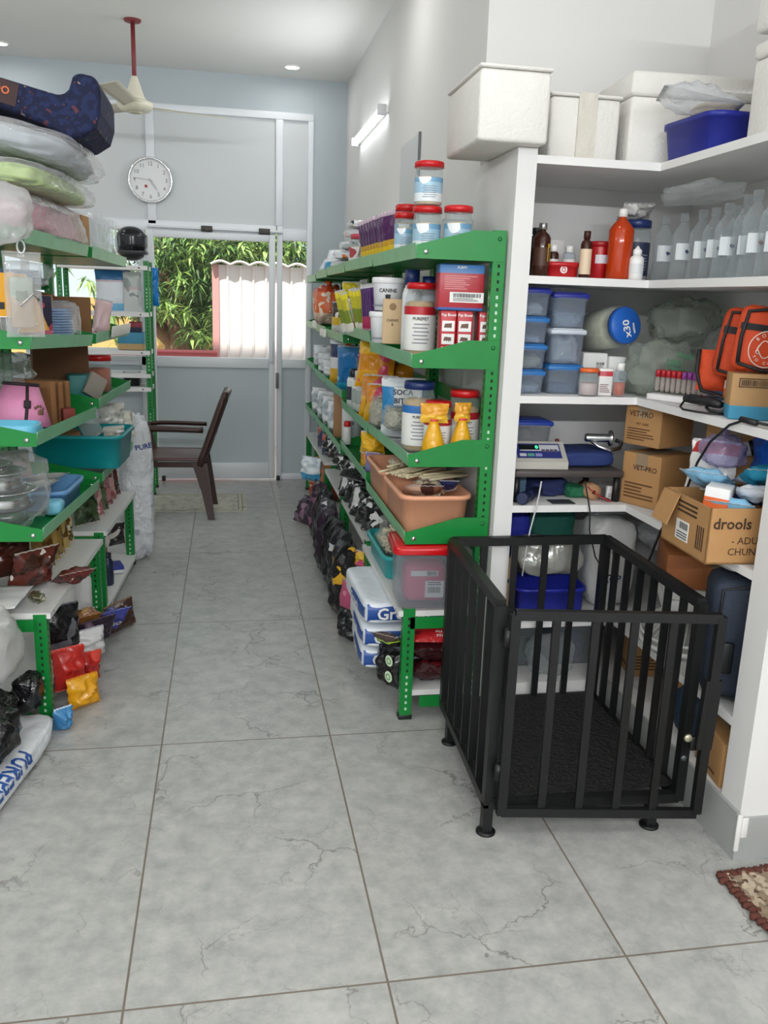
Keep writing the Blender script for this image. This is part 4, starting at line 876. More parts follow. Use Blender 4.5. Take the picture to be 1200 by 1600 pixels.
# --- fifth board and below
p5 = Vector((.722, 3.03, .440))
lb = T('storage_box', 'clear box with a bright red lid holding a pink pack on the near white board', 'container', p5, -4)
MB().shell(.245, .22, .235, film('#dfe3e8', .22, .12, 0), .9, .03, .003, .006).o('body', lb)
ld = MB(); ld.shell(.275, .25, .03, mat('#c21018', .22), 1.0, .04, .004, .0); ld.rbox((-.132, -.12, .012), (.132, .12, .034), mat('#c21018', .22), .014); o = ld.o('lid', lb); o.location = (0, 0, .225)
pk = MB(); pk.rbox((-.085, -.06, .006), (.085, .06, .17), mat('#d2577c', .5, var=.1, vs=12), .03); pko = pk.o('pink_pack', lb)
k = MB(); k.box((-.06, -.0635, .12), (.05, -.0625, .142), WHITE); barcode(k, .005, .045, .122, .14, -.0641, INK, 3); k.box((.0, -.0635, .03), (.075, -.0625, .1), WHITE); barcode(k, .01, .065, .05, .075, -.0641, INK, 4); lines_block(k, .01, .07, .08, .098, -.0641, 2, INK); k.o('barcode_label', pko)
tub('teal plastic tray behind the clear red-lidded box', Vector((.765, 3.52, .442)), .28, .45, .1, mat('#2a9c9c', .4), 0, None, .92, 'plastic_tray')
sb = T('chew_stick_bag', 'clear bag full of short white chew sticks hanging over the teal tray', 'treats', (.70, 3.47, .5)); rr = random.Random(8)
for i in range(60):
    a = rr.uniform(0, 6); v = Vector((cos(a), .4*sin(a), rr.uniform(-1, 1))).normalized()*.03; c = Vector((rr.uniform(-.055, .055), rr.uniform(-.05, .05), .02+rr.uniform(0, .13)))
    MB().tube([c-v, c+v], .006, RNG, 6).o('chew_stick', sb)
MB().blob(.16, .16, .18, film('#eeeeea', .12, .1), 3, .12, 5).o('film', sb)
tag(bag('small clear bag of pale green chews in the far end of the teal tray', Vector((.70, 3.70, .47)), .12, .14, .09, film('#dfe9df', .3, .1), seed=2, fill=mat('#b9c7b0', .6)), 'small clear bag of pale green chews in the far end of the teal tray', 'bag')
BLK = lambda i: printed([(0, '#1c1c1e')], [('#5a5a60', .6), ('#e4e4e4', .61-.01*(i % 3))], .14, bs=11+i % 3, wr=(26, .8))  # white blots: real print plus glints painted into the colour
bl = ['nearest', 'second nearest', 'third nearest', 'fourth nearest', 'fifth nearest', 'sixth nearest', 'farthest']
for i in range(7):
    y = 3.98+.15*i; pouch('black pouch with white print and painted glints on the white board, %s in the row' % bl[i], Vector((.71-.008*(i % 3), y, .457)), .22, .15, .09, BLK(i), rz=-50, rx=-14, group='black printed pouches on the fifth board', wr=.28, seal='#3a3a3c')
for i in range(6):
    y = 4.55+.19*i; pouch('black and white pouch lying over the row, %s from the near end' % ['first', 'second', 'third', 'fourth', 'fifth', 'sixth'][i], Vector((.655, y, .61)), .2, .09, .07, BLK(i+4), rz=-58, rx=-30, group='black and white pouches lying over the row', wr=.35, seal='#7a7a7c')
pouch('red-brown pouch at the back of the fifth board', Vector((.84, 4.0, .455)), .14, .2, .05, printed([(0, '#7d2a22')], [('#a84a36', .6)], .25), rz=-30)
for i, (y, z) in enumerate(((5.84, .46), (6.14, .50))):
    pouch(['blue and red foil pouch far along the fifth board', 'dark blue foil pouch farthest along the fifth board'][i], Vector((.70, y, z)), .2, .17, .09, printed([(0, '#3d4a66')], [('#c05a4a', .6), ('#c9ccd4', .64)], .2), rz=-55, wr=.3)
# floor level
GROW = lambda: printed([(0, '#e1e5ea')], (), .3, wr=(12, .4))
gb = []
def growbag(label, p, rz, txt_front=True):
    t = T('food_bag', label, 'sack', p, rz, 'stacked blue and white growth sacks')
    w, d, h = .33, .5, .095
    mb = MB(); mb.blob(w, d, h, mat('#dde3ea', .3, bmp=(9, .5, .02, 3)), len(gb)*2.1, .012, 3, .24, n=24); mb.o('body', t)
    b2 = MB()
    for (x0, x1) in ((-.152, .16),):
        b2.grid(lambda u, v: ((x0+(x1-x0)*u), -d*.5-.006+.012*(2*u-1)**4+.012*(2*v-1)**4, .012+.072*v), 12, 6, mat('#1f4a94', .35))
    b2.grid(lambda u, v: (-w*.5-.006+.012*(2*v-1)**4+.01*(2*u-1)**4, -.22+.3*u, .012+.062*v), 12, 6, mat('#1f4a94', .35)); b2.o('blue_panel', t)
    lettering(t, 'Growth', .066, FRONT(-.01, -d*.5-.0085, .047), WHITE, maxw=.26)
    lettering(t, 'Growth', .05, LEFTF(-w*.5-.0085, .07, .047), WHITE, maxw=.2)
    gb.append(t); return t
growbag('lowest blue and white sack printed Growth, bottom of the stack', Vector((.675, 3.36, .124)), -3)
growbag('middle blue and white sack printed Growth, second in the stack', Vector((.668, 3.35, .221)), -1)
growbag('topmost blue and white sack printed Growth, under the teal tray', Vector((.672, 3.37, .318)), 2)
RDW = lambda: printed([(0, '#9c1a20'), (.12, '#2a1214'), (.36, '#3a1418'), (.7, '#8f1a20')], [('#5d1d20', .58)], .15, bs=14)
def stagebag(label, x, y, z, flat):
    t = pouch(label, Vector((x, y, z)), .25, .13, .085, printed([(0, '#8d1a22'), (.2, '#2c1013'), (.8, '#3a1216')], [('#5c1218', .56), ('#e4d9d4', .70)], .14, bs=13), rz=-6, rx=80, group='dark red sacks on the lowest board', seal='#26181a', wr=.2)
    return t
stagebag('dark red and black sack lowest on the bottom board by the front leg', .78, 3.085, .15, 1)
stagebag('dark red and black sack in the middle, above the lowest one', .78, 3.08, .215, 1)
tt = T('food_bag', 'bright red and black sack printed ALL LIFE STAGES on top of the dark red ones', 'sack', (.775, 3.06, .265), -6)
MB().pillow(.27, .2, .06, printed([(0, '#b01f24'), (.75, '#a31c22')], [('#7d1418', .66)], .2, axis=0), 3, .12, TM(0, -.10, .02, -72)).o('body', tt)
for i, tx in enumerate(('ALL LIFE', 'STAGES')): lettering(tt, tx, .024, TM(.035, -.065-.028*i, .065-.011*i, 20), WHITE)
pouch('black pouch with green round emblems bulging past the front leg', Vector((.615, 3.04, .10)), .16, .15, .10, printed([(0, '#161617')], [('#3c4038', .6)], .15), rz=-62, wr=.3, seal='#222', group='black and green sacks', extra=lambda t, w, h, d: [MB().lathe([(.0, 0), (.022, 0)], mat('#cfe3c4', .4), 20, FRONT(.045, -d*.42-.006, z), cap=False).lathe([(.009, .001), (.013, .001)], mat('#3f7a34', .4), 16, FRONT(.045, -d*.42-.007, z), cap=False).o('round_emblem', t) for z in (.06, .125)])
pouch('black pouch with a lime green edge lying on top of the emblem pouch', Vector((.65, 3.05, .262)), .16, .11, .05, printed([(0, '#1a1b1a'), (.6, '#a3c63a'), (.72, '#4a3a34')], [('#cf3a2c', .68)], .18), rz=-40, rx=50, wr=.2, group='black and green sacks')
YP = lambda i: printed([(0, '#e2b02a'), (.5, '#e6ba3a')], [('#c14a74', .58), ('#f0dfd0', .68)], .25, bs=10+i)
for i, (y, z, nm) in enumerate(((3.92, .29, 'yellow and pink pouch, uppermost of three below the white board'), (3.90, .20, 'yellow pouch in the middle of three below the white board'), (3.88, .125, 'yellow pouch lowest of three below the white board'))):
    pouch(nm, Vector((.665, y, z)), .2, .08, .09, YP(i), rz=-50, wr=.3, group='yellow pouches below the white board')
pouch('pink pouch standing in front of the yellow ones on the lowest board', Vector((.57, 3.93, .002)), .14, .22, .07, printed([(0, '#c0587c')], [('#d98aa4', .6)], .25), rz=-70)
dk = ['dark pouch with a yellow patch spilling towards the aisle', 'black and silver pouch second from the yellow patch', 'glossy black pouch third along the floor row', 'purple-black pouch fourth along the floor row', 'silver and black pouch fifth along the floor row', 'black pouch sixth along the floor row', 'dark violet pouch seventh along the floor row']
for i in range(7):
    y = 4.08+.24*i
    pouch(dk[i], Vector((.545+.012*(i % 2)+.006*i, y, .002)), .21, .38, .11, printed([(0, ['#1b1a1c', '#26262a', '#18181a', '#2b1e2e', '#3a3a40', '#1a1a1c', '#33202e'][i])], [(['#d9a92c', '#c9ccd0', '#4c4c50', '#6d4a6e', '#d6d6da', '#5a5a5e', '#8a5a78'][i], .6), ('#e6e0da', .7)], .16, bs=9), rz=-72, rx=-4, group='dark pouches along the floor', wr=.3, seal='#2a2a2c')
pouch('black pouch hanging low beside the growth sacks', Vector((.545, 3.76, .002)), .14, .14, .08, printed([(0, '#1c1d20')], [('#7f8890', .62)], .16), rz=-60, wr=.35, seal='#222')
pouch('white and sky-blue crumpled pouch above the dark floor row', Vector((.56, 5.83, .33)), .22, .2, .13, printed([(0, '#4aa9d6'), (.35, '#dfe6ec')], [('#b9c6d2', .6)], .2), rz=-50, wr=.4)
carton('orange-red carton pack on the lowest board far along the aisle', Vector((.70, 6.15, .127)), .2, .14, .3, printed([(0, '#b5502e'), (.4, '#d98a5a')], [('#e6d2b8', .6)], .3, wr=None), -40, lines=False, tape=False)
pouch('mauve-black pouch lying at the far end of the floor row', Vector((.545, 5.92, .002)), .26, .2, .14, printed([(0, '#3a2a38')], [('#8a6a80', .6)], .2), rz=-60, rx=-30, wr=.3, seal='#333')

# ================================================================== NICHE: top
FOAM = mat('#e2e0da', .85, bmp=(90, .35, .01, 3), var=.05, vs=14)
def foam(label, loc, w, d, h, rz=0, lid=.05, tape=False, grp='white foam boxes on top of the built-in shelving'):
    t = T('foam_box', label, 'box', loc, rz, grp)
    MB().rbox((-w/2, -d/2, 0), (w/2, d/2, h-lid), FOAM, .012).o('body', t)
    MB().rbox((-w/2-.004, -d/2-.004, h-lid+.001), (w/2+.004, d/2+.004, h), FOAM, .012).o('lid', t)
    if tape: MB().box((-.03, -d/2-.007, .01), (.035, -d/2-.001, h+.002), mat('#cfcabf', .4, bmp=(30, .6, .01, 3))).o('tape', t)
    return t
TZ = 2.042
foam('white foam box overhanging the left end of the shelving, leftmost of the row', Vector((.905, 3.05, 2.062)), .235, .42, .225, 0, .012)
foam('lower white foam box with a wide strip of tape, second in the row', Vector((1.205, 3.14, TZ)), .25, .3, .215, 0, .012, True)
foam('large white foam box with a raised lid behind the blue tray', Vector((1.60, 3.13, TZ)), .46, .32, .30, -3, .08)
foam('tall white foam box at the right edge of the photo, lower of two stacked', Vector((1.70, 2.42, TZ)), .36, .26, .30, 0, .05)
foam('white foam box at the top right corner, stacked on the tall one', Vector((1.69, 2.41, TZ+.302)), .34, .26, .24, 0, .04)
bt = tub('dark blue plastic tray at the front corner of the top board', Vector((1.575, 2.78, TZ)), .23, .30, .115, mat('#1c2688', .4), 4, None, .88, 'plastic_tray', .008)
pouch('clear plastic bag of white stuff lying on the blue tray', Vector((1.56, 2.70, TZ+.1)), .22, .24, .08, film('#eceef2', .55, .15), rz=70, rx=-78, wr=.3, name='clear_bag', cat='bag')
ct = T('tube_coil', 'coil of yellowish hose lying behind the blue tray', 'hose', (1.62, 2.84, TZ+.12))
for i in range(4): MB().tube([(.085*cos(a*pi/12), .085*sin(a*pi/12), .012+.018*i+.004*sin(a)) for a in range(25)], .0095, mat('#c4ab6c', .4), 8).o('hose_turn', ct)

# ------------------------------------------------------------------ niche: board with bottles
def nf(x0, y0, x1, y1, z, Y=3.06): return fit(x0, y0, x1, y1, Y=Y, z=z)
N1 = 1.657
AMB = mat('#3a1a10', .15)
p, w, h = nf(830, 357, 856, 433, N1, 3.0); b = bottle('dark brown bottle with silver cap and yellow label, leftmost on the bottle board', p, .03, .178, AMB, cap=STEEL, neck=.38, caph=.1, wrap='#4a2a1c'); MB().add([(.012, -.0306, .05), (.028, -.0135, .05), (.028, -.0135, .11), (.012, -.0306, .11)], [(0, 1, 2, 3)], mat('#d9b62c', .5)).o('yellow_label', b)
p, w, h = nf(829, 372, 845, 432, N1, 3.12); bottle('second dark brown bottle hidden behind the silver-capped one', p+Vector((-.01, 0, 0)), .027, .172, AMB, cap=BLACK, neck=.4)
p, w, h = nf(854, 413, 908, 437, N1, 2.98); p.y += .045
t = tub('small red open box with a round white emblem, holding two bottles', p, .125, .085, .052, mat('#b4141b', .35), -3, None, .94, 'red_tray', .003)
MB().lathe([(0, 0), (.013, 0)], WHITE, 18, FRONT(.0, -.0425, .026), cap=False).lathe([(.005, .0005), (.008, .0005)], REDLID, 14, FRONT(0, -.043, .026), cap=False).o('emblem', t)
bottle('small brown bottle with white cap standing in the red box', p+Vector((-.03, .0, .004)), .02, .105, AMB, cap='#e8e8e6', wrap='#d9d5cf', neck=.5, caph=.2)
bottle('small clear bottle with white cap standing in the red box', p+Vector((.03, .0, .004)), .022, .1, CLEARB, cap='#d9d9d6', wrap='#d6d2d0', neck=.5, caph=.2)
p, w, h = nf(904, 371, 920, 436, N1, 2.98); bottle('slim amber bottle with a pale label beside the red box', p, .02, .158, AMB, cap=AMB, wrap='#d9c3a6', neck=.45, caph=.14, wz=(.08, .62))
p, w, h = nf(921, 381, 955, 437, N1, 3.04); p.y += .03; t = jar('red plastic tub with a white label on the bottle board', p, .042, .132, lid=mat('#a3191f', .35), body=mat('#b3161c', .35), neck=.96, name='red_tub', cat='tub'); MB().add([((.0425)*sin(-.7+.15*i), -(.0425)*cos(-.7+.15*i), z) for z in (.055, .085) for i in range(8)], [(i, i+1, i+9, i+8) for i in range(7)], mat('#d8d4dc', .5)).o('label', t)
p, w, h = nf(944, 338, 984, 438, N1, 2.99); p.y += .03; bottle('tall bottle of orange liquid with white cap', p, .044, .238, mat('#b3380c', .12, var=.15), cap='#e4e2de', neck=.3, caph=.09, shoulder=.7, waist=.05)
p, w, h = nf(975, 340, 1015, 438, N1, 3.06); p.y += .04; jar('clear jar with navy lid and dark label behind the white dropper bottle', p, .052, .215, lid=NAVY, wrap=mat('#2a3350', .5), neck=.9, fill=mat('#b7b4ae', .8))
pouch('crumpled silver sachet lying on the navy-lidded jar', p+Vector((0, .05, .218)), .115, .1, .035, printed([(0, '#a9a7a4')], [('#6d6a6a', .62), ('#d6d5d2', .56)], .2), rz=-10, rx=60, wr=.4)
p, w, h = nf(981, 382, 1002, 441, N1, 2.95); bottle('white dropper bottle with pointed nozzle at the corner of the bottle board', p, .025, .10, '#e6e6e4', cap='#ebebea', neck=.5, spout=True, caph=.12, wrap='#d5d7d8')
carton('white carton standing at the back behind the red box', Vector((1.17, 3.2, N1)), .13, .06, .14, mat('#d9d8d5', .5), lines=True, tape=False, ink=mat('#8a8a90', .6))
cb = ['leftmost clear empty bottle with a small label, by the dropper bottle', 'second clear empty bottle from the left', 'third clear empty bottle from the left', 'fourth clear empty bottle from the left', 'fifth clear empty bottle from the left', 'sixth clear empty bottle, in the wrapped bundle', 'seventh clear empty bottle from the left', 'clear empty bottle with a red-marked label near the right edge', 'last clear empty bottle at the right edge']
PET = film('#e4eaec', .16, .06, 0)
for i, (px, py, X) in enumerate(((1031, 436, 1.56), (1060, 433, 1.56), (1088, 430, 1.56), (1108, 427, 1.56), (1128, 424, 1.53), (1140, 420, 1.60), (1152, 417, 1.55), (1170, 428, 1.52), (1192, 424, 1.53))):
    q = at(px, py, x=X); q.z = N1
    hh = .225 if i < 5 else .245
    b = bottle(cb[i], q, .036, hh, PET, cap=PET, neck=.32, caph=.1, waist=.08, shoulder=.66, group='clear empty bottles on the bottle board')
    r_ = .0375; MB().add([(r_*sin(-1+.2*k), -r_*cos(-1+.2*k), z) for z in (.07, .125) for k in range(9)], [(k, k+1, k+10, k+9) for k in range(8)], mat('#d3d8da', .5)).o('label', b)
    MB().add([(-.008, -.0385, .1), (.0, -.0385, .09), (.012, -.037, .097), (.0, -.0385, .105)], [(0, 1, 2, 3)], mat('#4a5578' if i < 7 else '#8a4a4a', .5)).o('printed_star', b)
q = at(1090, 432, x=1.60); bag('clear plastic wrap around the bundle of empty bottles', Vector((1.57, q.y-.01, N1+.255)), .17, .34, .06, film('#eef2f2', .3, .06, 16, .9), seed=11, amp=.2, fr=4, e=.5, name='plastic_wrap', cat='wrap')

# ------------------------------------------------------------------ niche: containers board
N2 = 1.248
fl_ = (('#cfc9c0', .5), ('#c0c2c6', .3), ('#cbbd94', .6), ('#b9bcc0', .45))
st1 = ((827, 866, 448, 492, 'top'), (823, 863, 493, 535, 'second'), (819, 859, 535, 573, 'third'), (815, 855, 574, 610, 'bottom'))
z = N2
for i in (3, 2, 1, 0):
    x0, x1, y0, y1, nm = st1[i]
    p, w, h = nf(x0, y0, x1, y1, z, 2.97)
    h = (.088, .091, .095, .099)[3-i]
    lidbox('small clear box with blue lid, %s of the left-hand stack' % nm if nm != 'top' else 'topmost clear box of the left-hand stack, with a darker blue lid', Vector((1.072+.0*i, 3.045, z)), .112, .16, h-.006, '#2b6fb0' if i else '#23318f', -2, 'clear boxes with blue lids', fill=fl_[i]); z += h-.0
z = N2
for i, (h, nm, lc) in enumerate(((.108, 'wide clear box with blue lid lowest in the second stack', '#2b6fb0'), (.128, 'clear box of bandages without a coloured lid, middle of the second stack', '#c9d0d8'), (.125, 'clear box with navy lid, top of the second stack', '#2a3290'))):
    lidbox(nm, Vector((1.205, 3.05, z)), .135, .16, h-.006, lc, -2, 'clear boxes of the second stack', fill=(('#4f5a78', .35), ('#d8d2c8', .8), ('#a9adb5', .5))[i]); z += h
jar('small round clear jar standing on the navy-lidded box', Vector((1.165, 3.05, z)), .024, .045, lid=mat('#b9bcc0', .3), neck=.9)
p, w, h = nf(915, 510, 985, 568, N2+.115, 3.05)
j = jar('big clear jar with blue round lid lying on its side above the white boxes', Vector((1.375, 3.17, 1.43)), .078, .20, lid=mat('#1f5fb8', .35), neck=.8, fill=mat('#a9a78f', .7, var=.4, vs=40), lidh=.12, rx=80, rz=14)
lettering(j, 'x30', .042, TM(0, -.012, .2015, 0, 0, 100), WHITE); lettering(j, 'tablets', .014, TM(.03, -.01, .2015, 0, 0, 100), WHITE)
carton('white medicine carton lying on edge under the big jar', Vector((1.355, 3.12, N2+.07)), .095, .11, .075, WHITE, -3, lines=False, tape=False, sticker=('f', .02, .03, .04, .03))
carton('white carton supporting the one under the big jar', Vector((1.355, 3.13, N2)), .11, .11, .069, mat('#dcdcd8', .6), -3, lines=False, tape=False)
carton('tall white carton right behind the small bottle of orange liquid', Vector((1.435, 3.08, N2)), .065, .07, .135, WHITE, -5, lines=False, tape=False)
jar('small jar with an orange lid on the containers board', Vector((1.278, 2.94, N2)), .034, .098, lid=mat('#e0662a', .35), fill=mat('#c9b3b0', .7), neck=.92, fillh=.5)
carton('small red and white medicine carton beside the orange-lidded jar', Vector((1.342, 2.945, N2)), .05, .03, .098, printed([(0, '#dedbd8'), (.72, '#b8303a'), (.9, '#e2dedb')], [('#c9a0a4', .68)], .4, wr=None), -10, lines=True, tape=False, ink=mat('#7a5a5e', .7))
bottle('small white-capped bottle with orange liquid at the bottom', Vector((1.392, 2.93, N2)), .022, .118, CLEARB, cap='#e6e6e2', liquid=('#c4501c', .42), neck=.5, wrap=None, caph=.2)
GB = film('#c9d2c6', .5, .3, 14, .8)
bag('large crumpled pale green plastic bag with green print, upper one in the corner', Vector((1.70, 3.08, N2+.165)), .30, .30, .215, GB, seed=21, amp=.3, fr=4, e=.8, folds=.1, cat='bag')
t = bag('crumpled plastic bag with green print in the corner of the containers board', Vector((1.56, 2.95, N2)), .26, .22, .19, GB, seed=24, amp=.25, fr=4, e=.7, folds=.08)
GI = mat('#4f8f68', .5)
for i, (tx, x, z) in enumerate((('LIKE', -.02, .13), ('CREAM', .0, .10), ('fresh', .02, .155))): lettering(t, tx, .03, TM(x, -.124, z, 90, 8, 0), GI)
bag('grey translucent bag behind the rack of tubes', Vector((1.76, 2.90, N2)), .18, .2, .28, film('#bfc4bf', .5, .3, 12, .8), seed=26, amp=.25, fr=4, e=.8, folds=.06)
rk = T('tube_rack', 'white foam rack of blood sample tubes on the right-hand board', 'rack', (1.545, 2.77, N2+.0), -62)
MB().rbox((-.15, -.05, 0), (.13, .05, .03), mat('#e4e2e2', .6), .006).o('rack_base', rk)
for i in range(10):
    for j in range(2):
        t = T('sample_tube', '%s sample tube, %s from the left in the %s row of the rack' % ('red-capped' if i < 5 else 'purple-capped', ['first', 'second', 'third', 'fourth', 'fifth'][i % 5], 'front' if j == 0 else 'back'), 'tube', (0, 0, 0), -62, 'sample tubes in the white rack')
        pp = Matrix.Rotation(R(-62), 4, 'Z') @ Vector((-.085+.021*i, -.015+.03*j, .031)); t.location = Vector((1.545, 2.77, N2))+pp
        MB().lathe([(.004, 0), (.0075, .006), (.0075, .05)], film('#e6dcd8', .5, .1, 0), 12).o('glass', t)
        MB().lathe([(.0085, .05), (.0088, .072), (.007, .074)], mat('#b0202c' if i < 5 else '#8a3d8e', .4), 12).o('cap', t)
carton('small blue box lying behind the sample tubes', Vector((1.70, 2.72, N2+.0)), .14, .1, .125, mat('#5f84b0', .5), -60, lines=False, tape=False)
bottle('small white bottle lying on top of the blue box', Vector((1.68, 2.72, N2+.127)), .014, .055, '#dfe3e6', cap='#4a6fa8', neck=.7)
# black clipper on the board edge
cl = T('hair_clipper', 'black clipper with looped cord lying at the front of the right-hand board', 'clipper', (1.478, 2.49, N2+.0), -78)
MB().tube([(-.1, 0, .038), (-.06, 0, .04), (.0, 0, .04), (.05, .0, .038), (.08, 0, .036)], [.014, .018, .018, .017, .012], BLACK, 12).o('body', cl)
MB().tube([(.02, -.01, .02), (.05, -.02, .012), (.08, 0, .01), (.09, .02, .02), (.07, .03, .05), (.04, .02, .062), (.02, .0, .055)], .006, BLACK, 8).o('stand', cl)
MB().tube([(-.1, 0, .036), (-.09, -.03, .01), (-.04, -.06, .006), (.03, -.06, .006), (.08, -.04, .006), (.1, -.0, .006)], .004, BLACK, 8).o('cord', cl)
carton('small brown carton with a barcode panel and blue strip beside the black clipper', Vector((1.545, 2.36, N2)), .13, .10, .135, printed([(0, '#3f8fb0'), (.3, '#b08a5c')], (), .7, wr=None), -22, lines=False, tape=False, sticker=None, ink=mat('#3a2a20', .8))
t = [o for o in S.objects if o.name.startswith('carton') and o.parent is None][-1]
k = MB(); k.box((-.045, -.0512, .095), (.045, -.0505, .122), mat('#4a3420', .8)); k.box((-.042, -.0516, .098), (.042, -.051, .119), mat('#a9855a', .8)); barcode(k, -.038, .038, .1, .117, -.0522, mat('#2e2218', .8), 5); k.o('barcode_panel', t)
ORG = mat('#d2491f', .7, bmp=(25, .4, .01, 3), var=.06); BLKT = mat('#1c1a1c', .6)
def orangebag(label, loc, rz, ry, w, d, h, art):
    t = T('orange_bag', label, 'bag', loc, rz, 'orange bags with black piping', 0, ry)
    MB().rbox((-w/2, -d/2, 0), (w/2, d/2, h), ORG, .03).o('body', t)
    e = MB(); y = -d/2-.001
    pts = [(-w/2+.012, y, .02), (-w/2+.006, y, h*.5), (-w/2+.012, y, h-.02), (0, y, h-.004), (w/2-.012, y, h-.02), (w/2-.006, y, h*.5), (w/2-.012, y, .02), (0, y, .006), (-w/2+.012, y, .02)]
    e.tube(pts, .006, BLKT, 6); e.o('piping', t)
    MB().box((-w/2-.001, -d/2-.003, h*.62), (w/2+.001, -d/2+.004, h*.72), BLKT).o('zip_band', t)
    if art == 'hand':
        k = MB(); wt = mat('#e6c6b6', .6); yy = -d/2-.0045
        for i in range(5): k.tube([(-.03+.013*i, yy, h*.3), (-.034+.015*i, yy, h*(.46+.05*(1-abs(i-2)/2)))], .0018, wt, 5)
        k.tube([(-.034, yy, h*.3), (-.02, yy, h*.14), (.02, yy, h*.14), (.028, yy, h*.3)], .0018, wt, 5); k.o('printed_hand', t)
        lettering(t, 'Oens', .05, FRONT(.01, -d/2-.0045, h*.84), mat('#e6cfc2', .6), maxw=w*.6)
    elif art == 'ring':
        k = MB(); wt = mat('#ecd3c6', .6); yy = -d/2-.0045; zc = h*.36
        k.tube([(.052*cos(a*pi/16), yy, zc+.052*sin(a*pi/16)) for a in range(33)], .002, wt, 5)
        k.tube([(.026*cos(a*pi/12), yy, zc+.022*sin(a*pi/12)+.004*sin(a)) for a in range(25)], .002, wt, 5)
        k.tube([(-.024, yy, zc+.01), (-.03, yy, zc-.012), (-.02, yy, zc-.016)], .002, wt, 5); k.tube([(.024, yy, zc+.01), (.032, yy, zc-.01), (.02, yy, zc-.016)], .002, wt, 5); k.o('printed_ring', t)
        for i, c in enumerate('BORN'): a = R(140-22*i*1.2); lettering(t, c, .014, FRONT(.041*cos(a), yy, zc+.041*sin(a)) @ Matrix.Rotation(a-pi/2, 4, 'Z'), wt)
        for i, c in enumerate('TO CARE'): a = R(218+18*i); lettering(t, c, .012, FRONT(.04*cos(a), yy, zc+.04*sin(a)) @ Matrix.Rotation(a+pi/2, 4, 'Z'), wt) if c != ' ' else None
    return t
orangebag('big orange bag with black zip band and a printed hand, leaning on the right-hand board', Vector((1.60, 2.49, N2+.105)), -24, 8, .26, .11, .24, 'hand')
orangebag('smaller orange bag with a round white emblem in front of the big one', Vector((1.555, 2.355, N2+.138)), -16, 6, .17, .06, .19, 'ring')
t = T('orange_pouch', 'small orange pouch with black edging hanging left of the big orange bag', 'pouch', Vector((1.545, 2.575, N2+.06)), -34)
MB().pillow(.1, .13, .045, ORG, 3, .12).o('body', t); MB().tube([(-.05, -.004, .13), (-.052, -.006, .06), (-.03, -.01, .0), (.02, -.01, -.012), (.046, -.006, -.02)], .007, BLKT, 7).o('piping', t)
t = T('orange_roll', 'white and orange paper roll tucked behind the brown carton', 'roll', Vector((1.58, 2.49, N2)), 0); MB().lathe([(.038, 0), (.038, .10)], printed([(0, '#e2dedb'), (.45, '#e0681f'), (.75, '#e2dedb')], (), .5, wr=None), 20).o('body', t)
MB().lathe([(.012, .101), (.03, .101)], mat('#b9b2aa', .6), 16, cap=False).o('core', t)
cbk = T('black_cable', 'black power cable drooping from the right-hand board down to the cage', 'cable', (0, 0, 0))
def cpath(pts): return [at(px, py, x=X) for px, py, X in pts]
MB().tube(cpath([(1199, 664, 1.46), (1165, 656, 1.445), (1140, 664, 1.44), (1110, 690, 1.435), (1090, 722, 1.435), (1079, 748, 1.435), (1068, 778, 1.43), (1050, 800, 1.43), (1032, 830, 1.43), (1018, 866, 1.425), (1004, 900, 1.42)]), .004, BLACK, 8).o('cord', cbk)
q0, q1 = at(1158, 655, x=1.443), at(1182, 661, x=1.45); MB().tube([q0, q1], .009, BLACK, 8).o('plug', cbk)

# ------------------------------------------------------------------ niche: scale board
N3 = .851
ps = T('scale_platform', 'dark brown slab carrying the weighing scale on the board above the cage', 'platform', Vector((1.235, 3.10, N3)), -1)
MB().rbox((-.205, -.165, .095), (.215, .17, .12), mat('#4a4442', .45), .004).o('slab', ps)
for x, y in ((-.19, -.14), (.2, -.14), (-.19, .15), (.2, .15)): MB().lathe([(.014, 0), (.012, .095)], BLACK, 12, TM(x, y, 0)).o('foot', ps)
zs = N3+.121
sc = T('weighing_scale', 'grey weighing scale with a green lit digit and a blue key panel', 'scale', Vector((1.135, 3.02, zs)), -3)
GREYP = mat('#b9b6ad', .5)
MB().prism([(0, 0), (.11, 0), (.11, .088), (.085, .09), (.0, .026)], .21, GREYP, Matrix.Translation((-.105, -.055, 0)) @ Matrix.Rotation(pi/2, 4, 'Z') @ Matrix.Scale(-1, 4, (0, 1, 0))).o('body', sc)
fm = Matrix.Translation((0, -.0125, .0600)) @ Matrix.Rotation(math.atan2(.064, .085), 4, 'X')
MB().box((-.085, -.035, 0), (.085, .037, .0015), mat('#2b3478', .4), fm).box((-.07, .0, .0012), (.08, .03, .002), mat('#c3c3c8', .4), fm).o('key_panel', sc)
MB().box((-.072, .005, .0018), (.005, .03, .0026), mat('#0c1512', .2), fm).o('display', sc)
lettering(sc, '0', .022, fm @ TM(-.005, .017, .003), mat((.05, 1, .35), .4, emit=3.0), name='lit_digit')
k = MB()
for i in range(4): k.box((.012+.016*i, -.008, .002), (.024+.016*i, .006, .0045), mat('#55506a', .5), fm)
for i in range(3): k.box((-.075+.03*i, -.028, .0018), (-.05+.03*i, -.014, .003), mat(['#c9c9d2', '#5ea08a', '#8a90c0'][i], .5), fm)
k.o('key', sc); MB().lathe([(.008, 0), (.008, .008), (.004, .011)], mat('#5c2020', .4), 14, TM(.088, .045, .088)).o('knob', sc)
lidbox('wide clear box with a blue lid standing behind the weighing scale', Vector((1.125, 3.19, zs)), .215, .15, .155, '#2a46a8', -2, None, film('#dfe3e6', .4, .3, 0), fill=('#c9c6c0', .75))
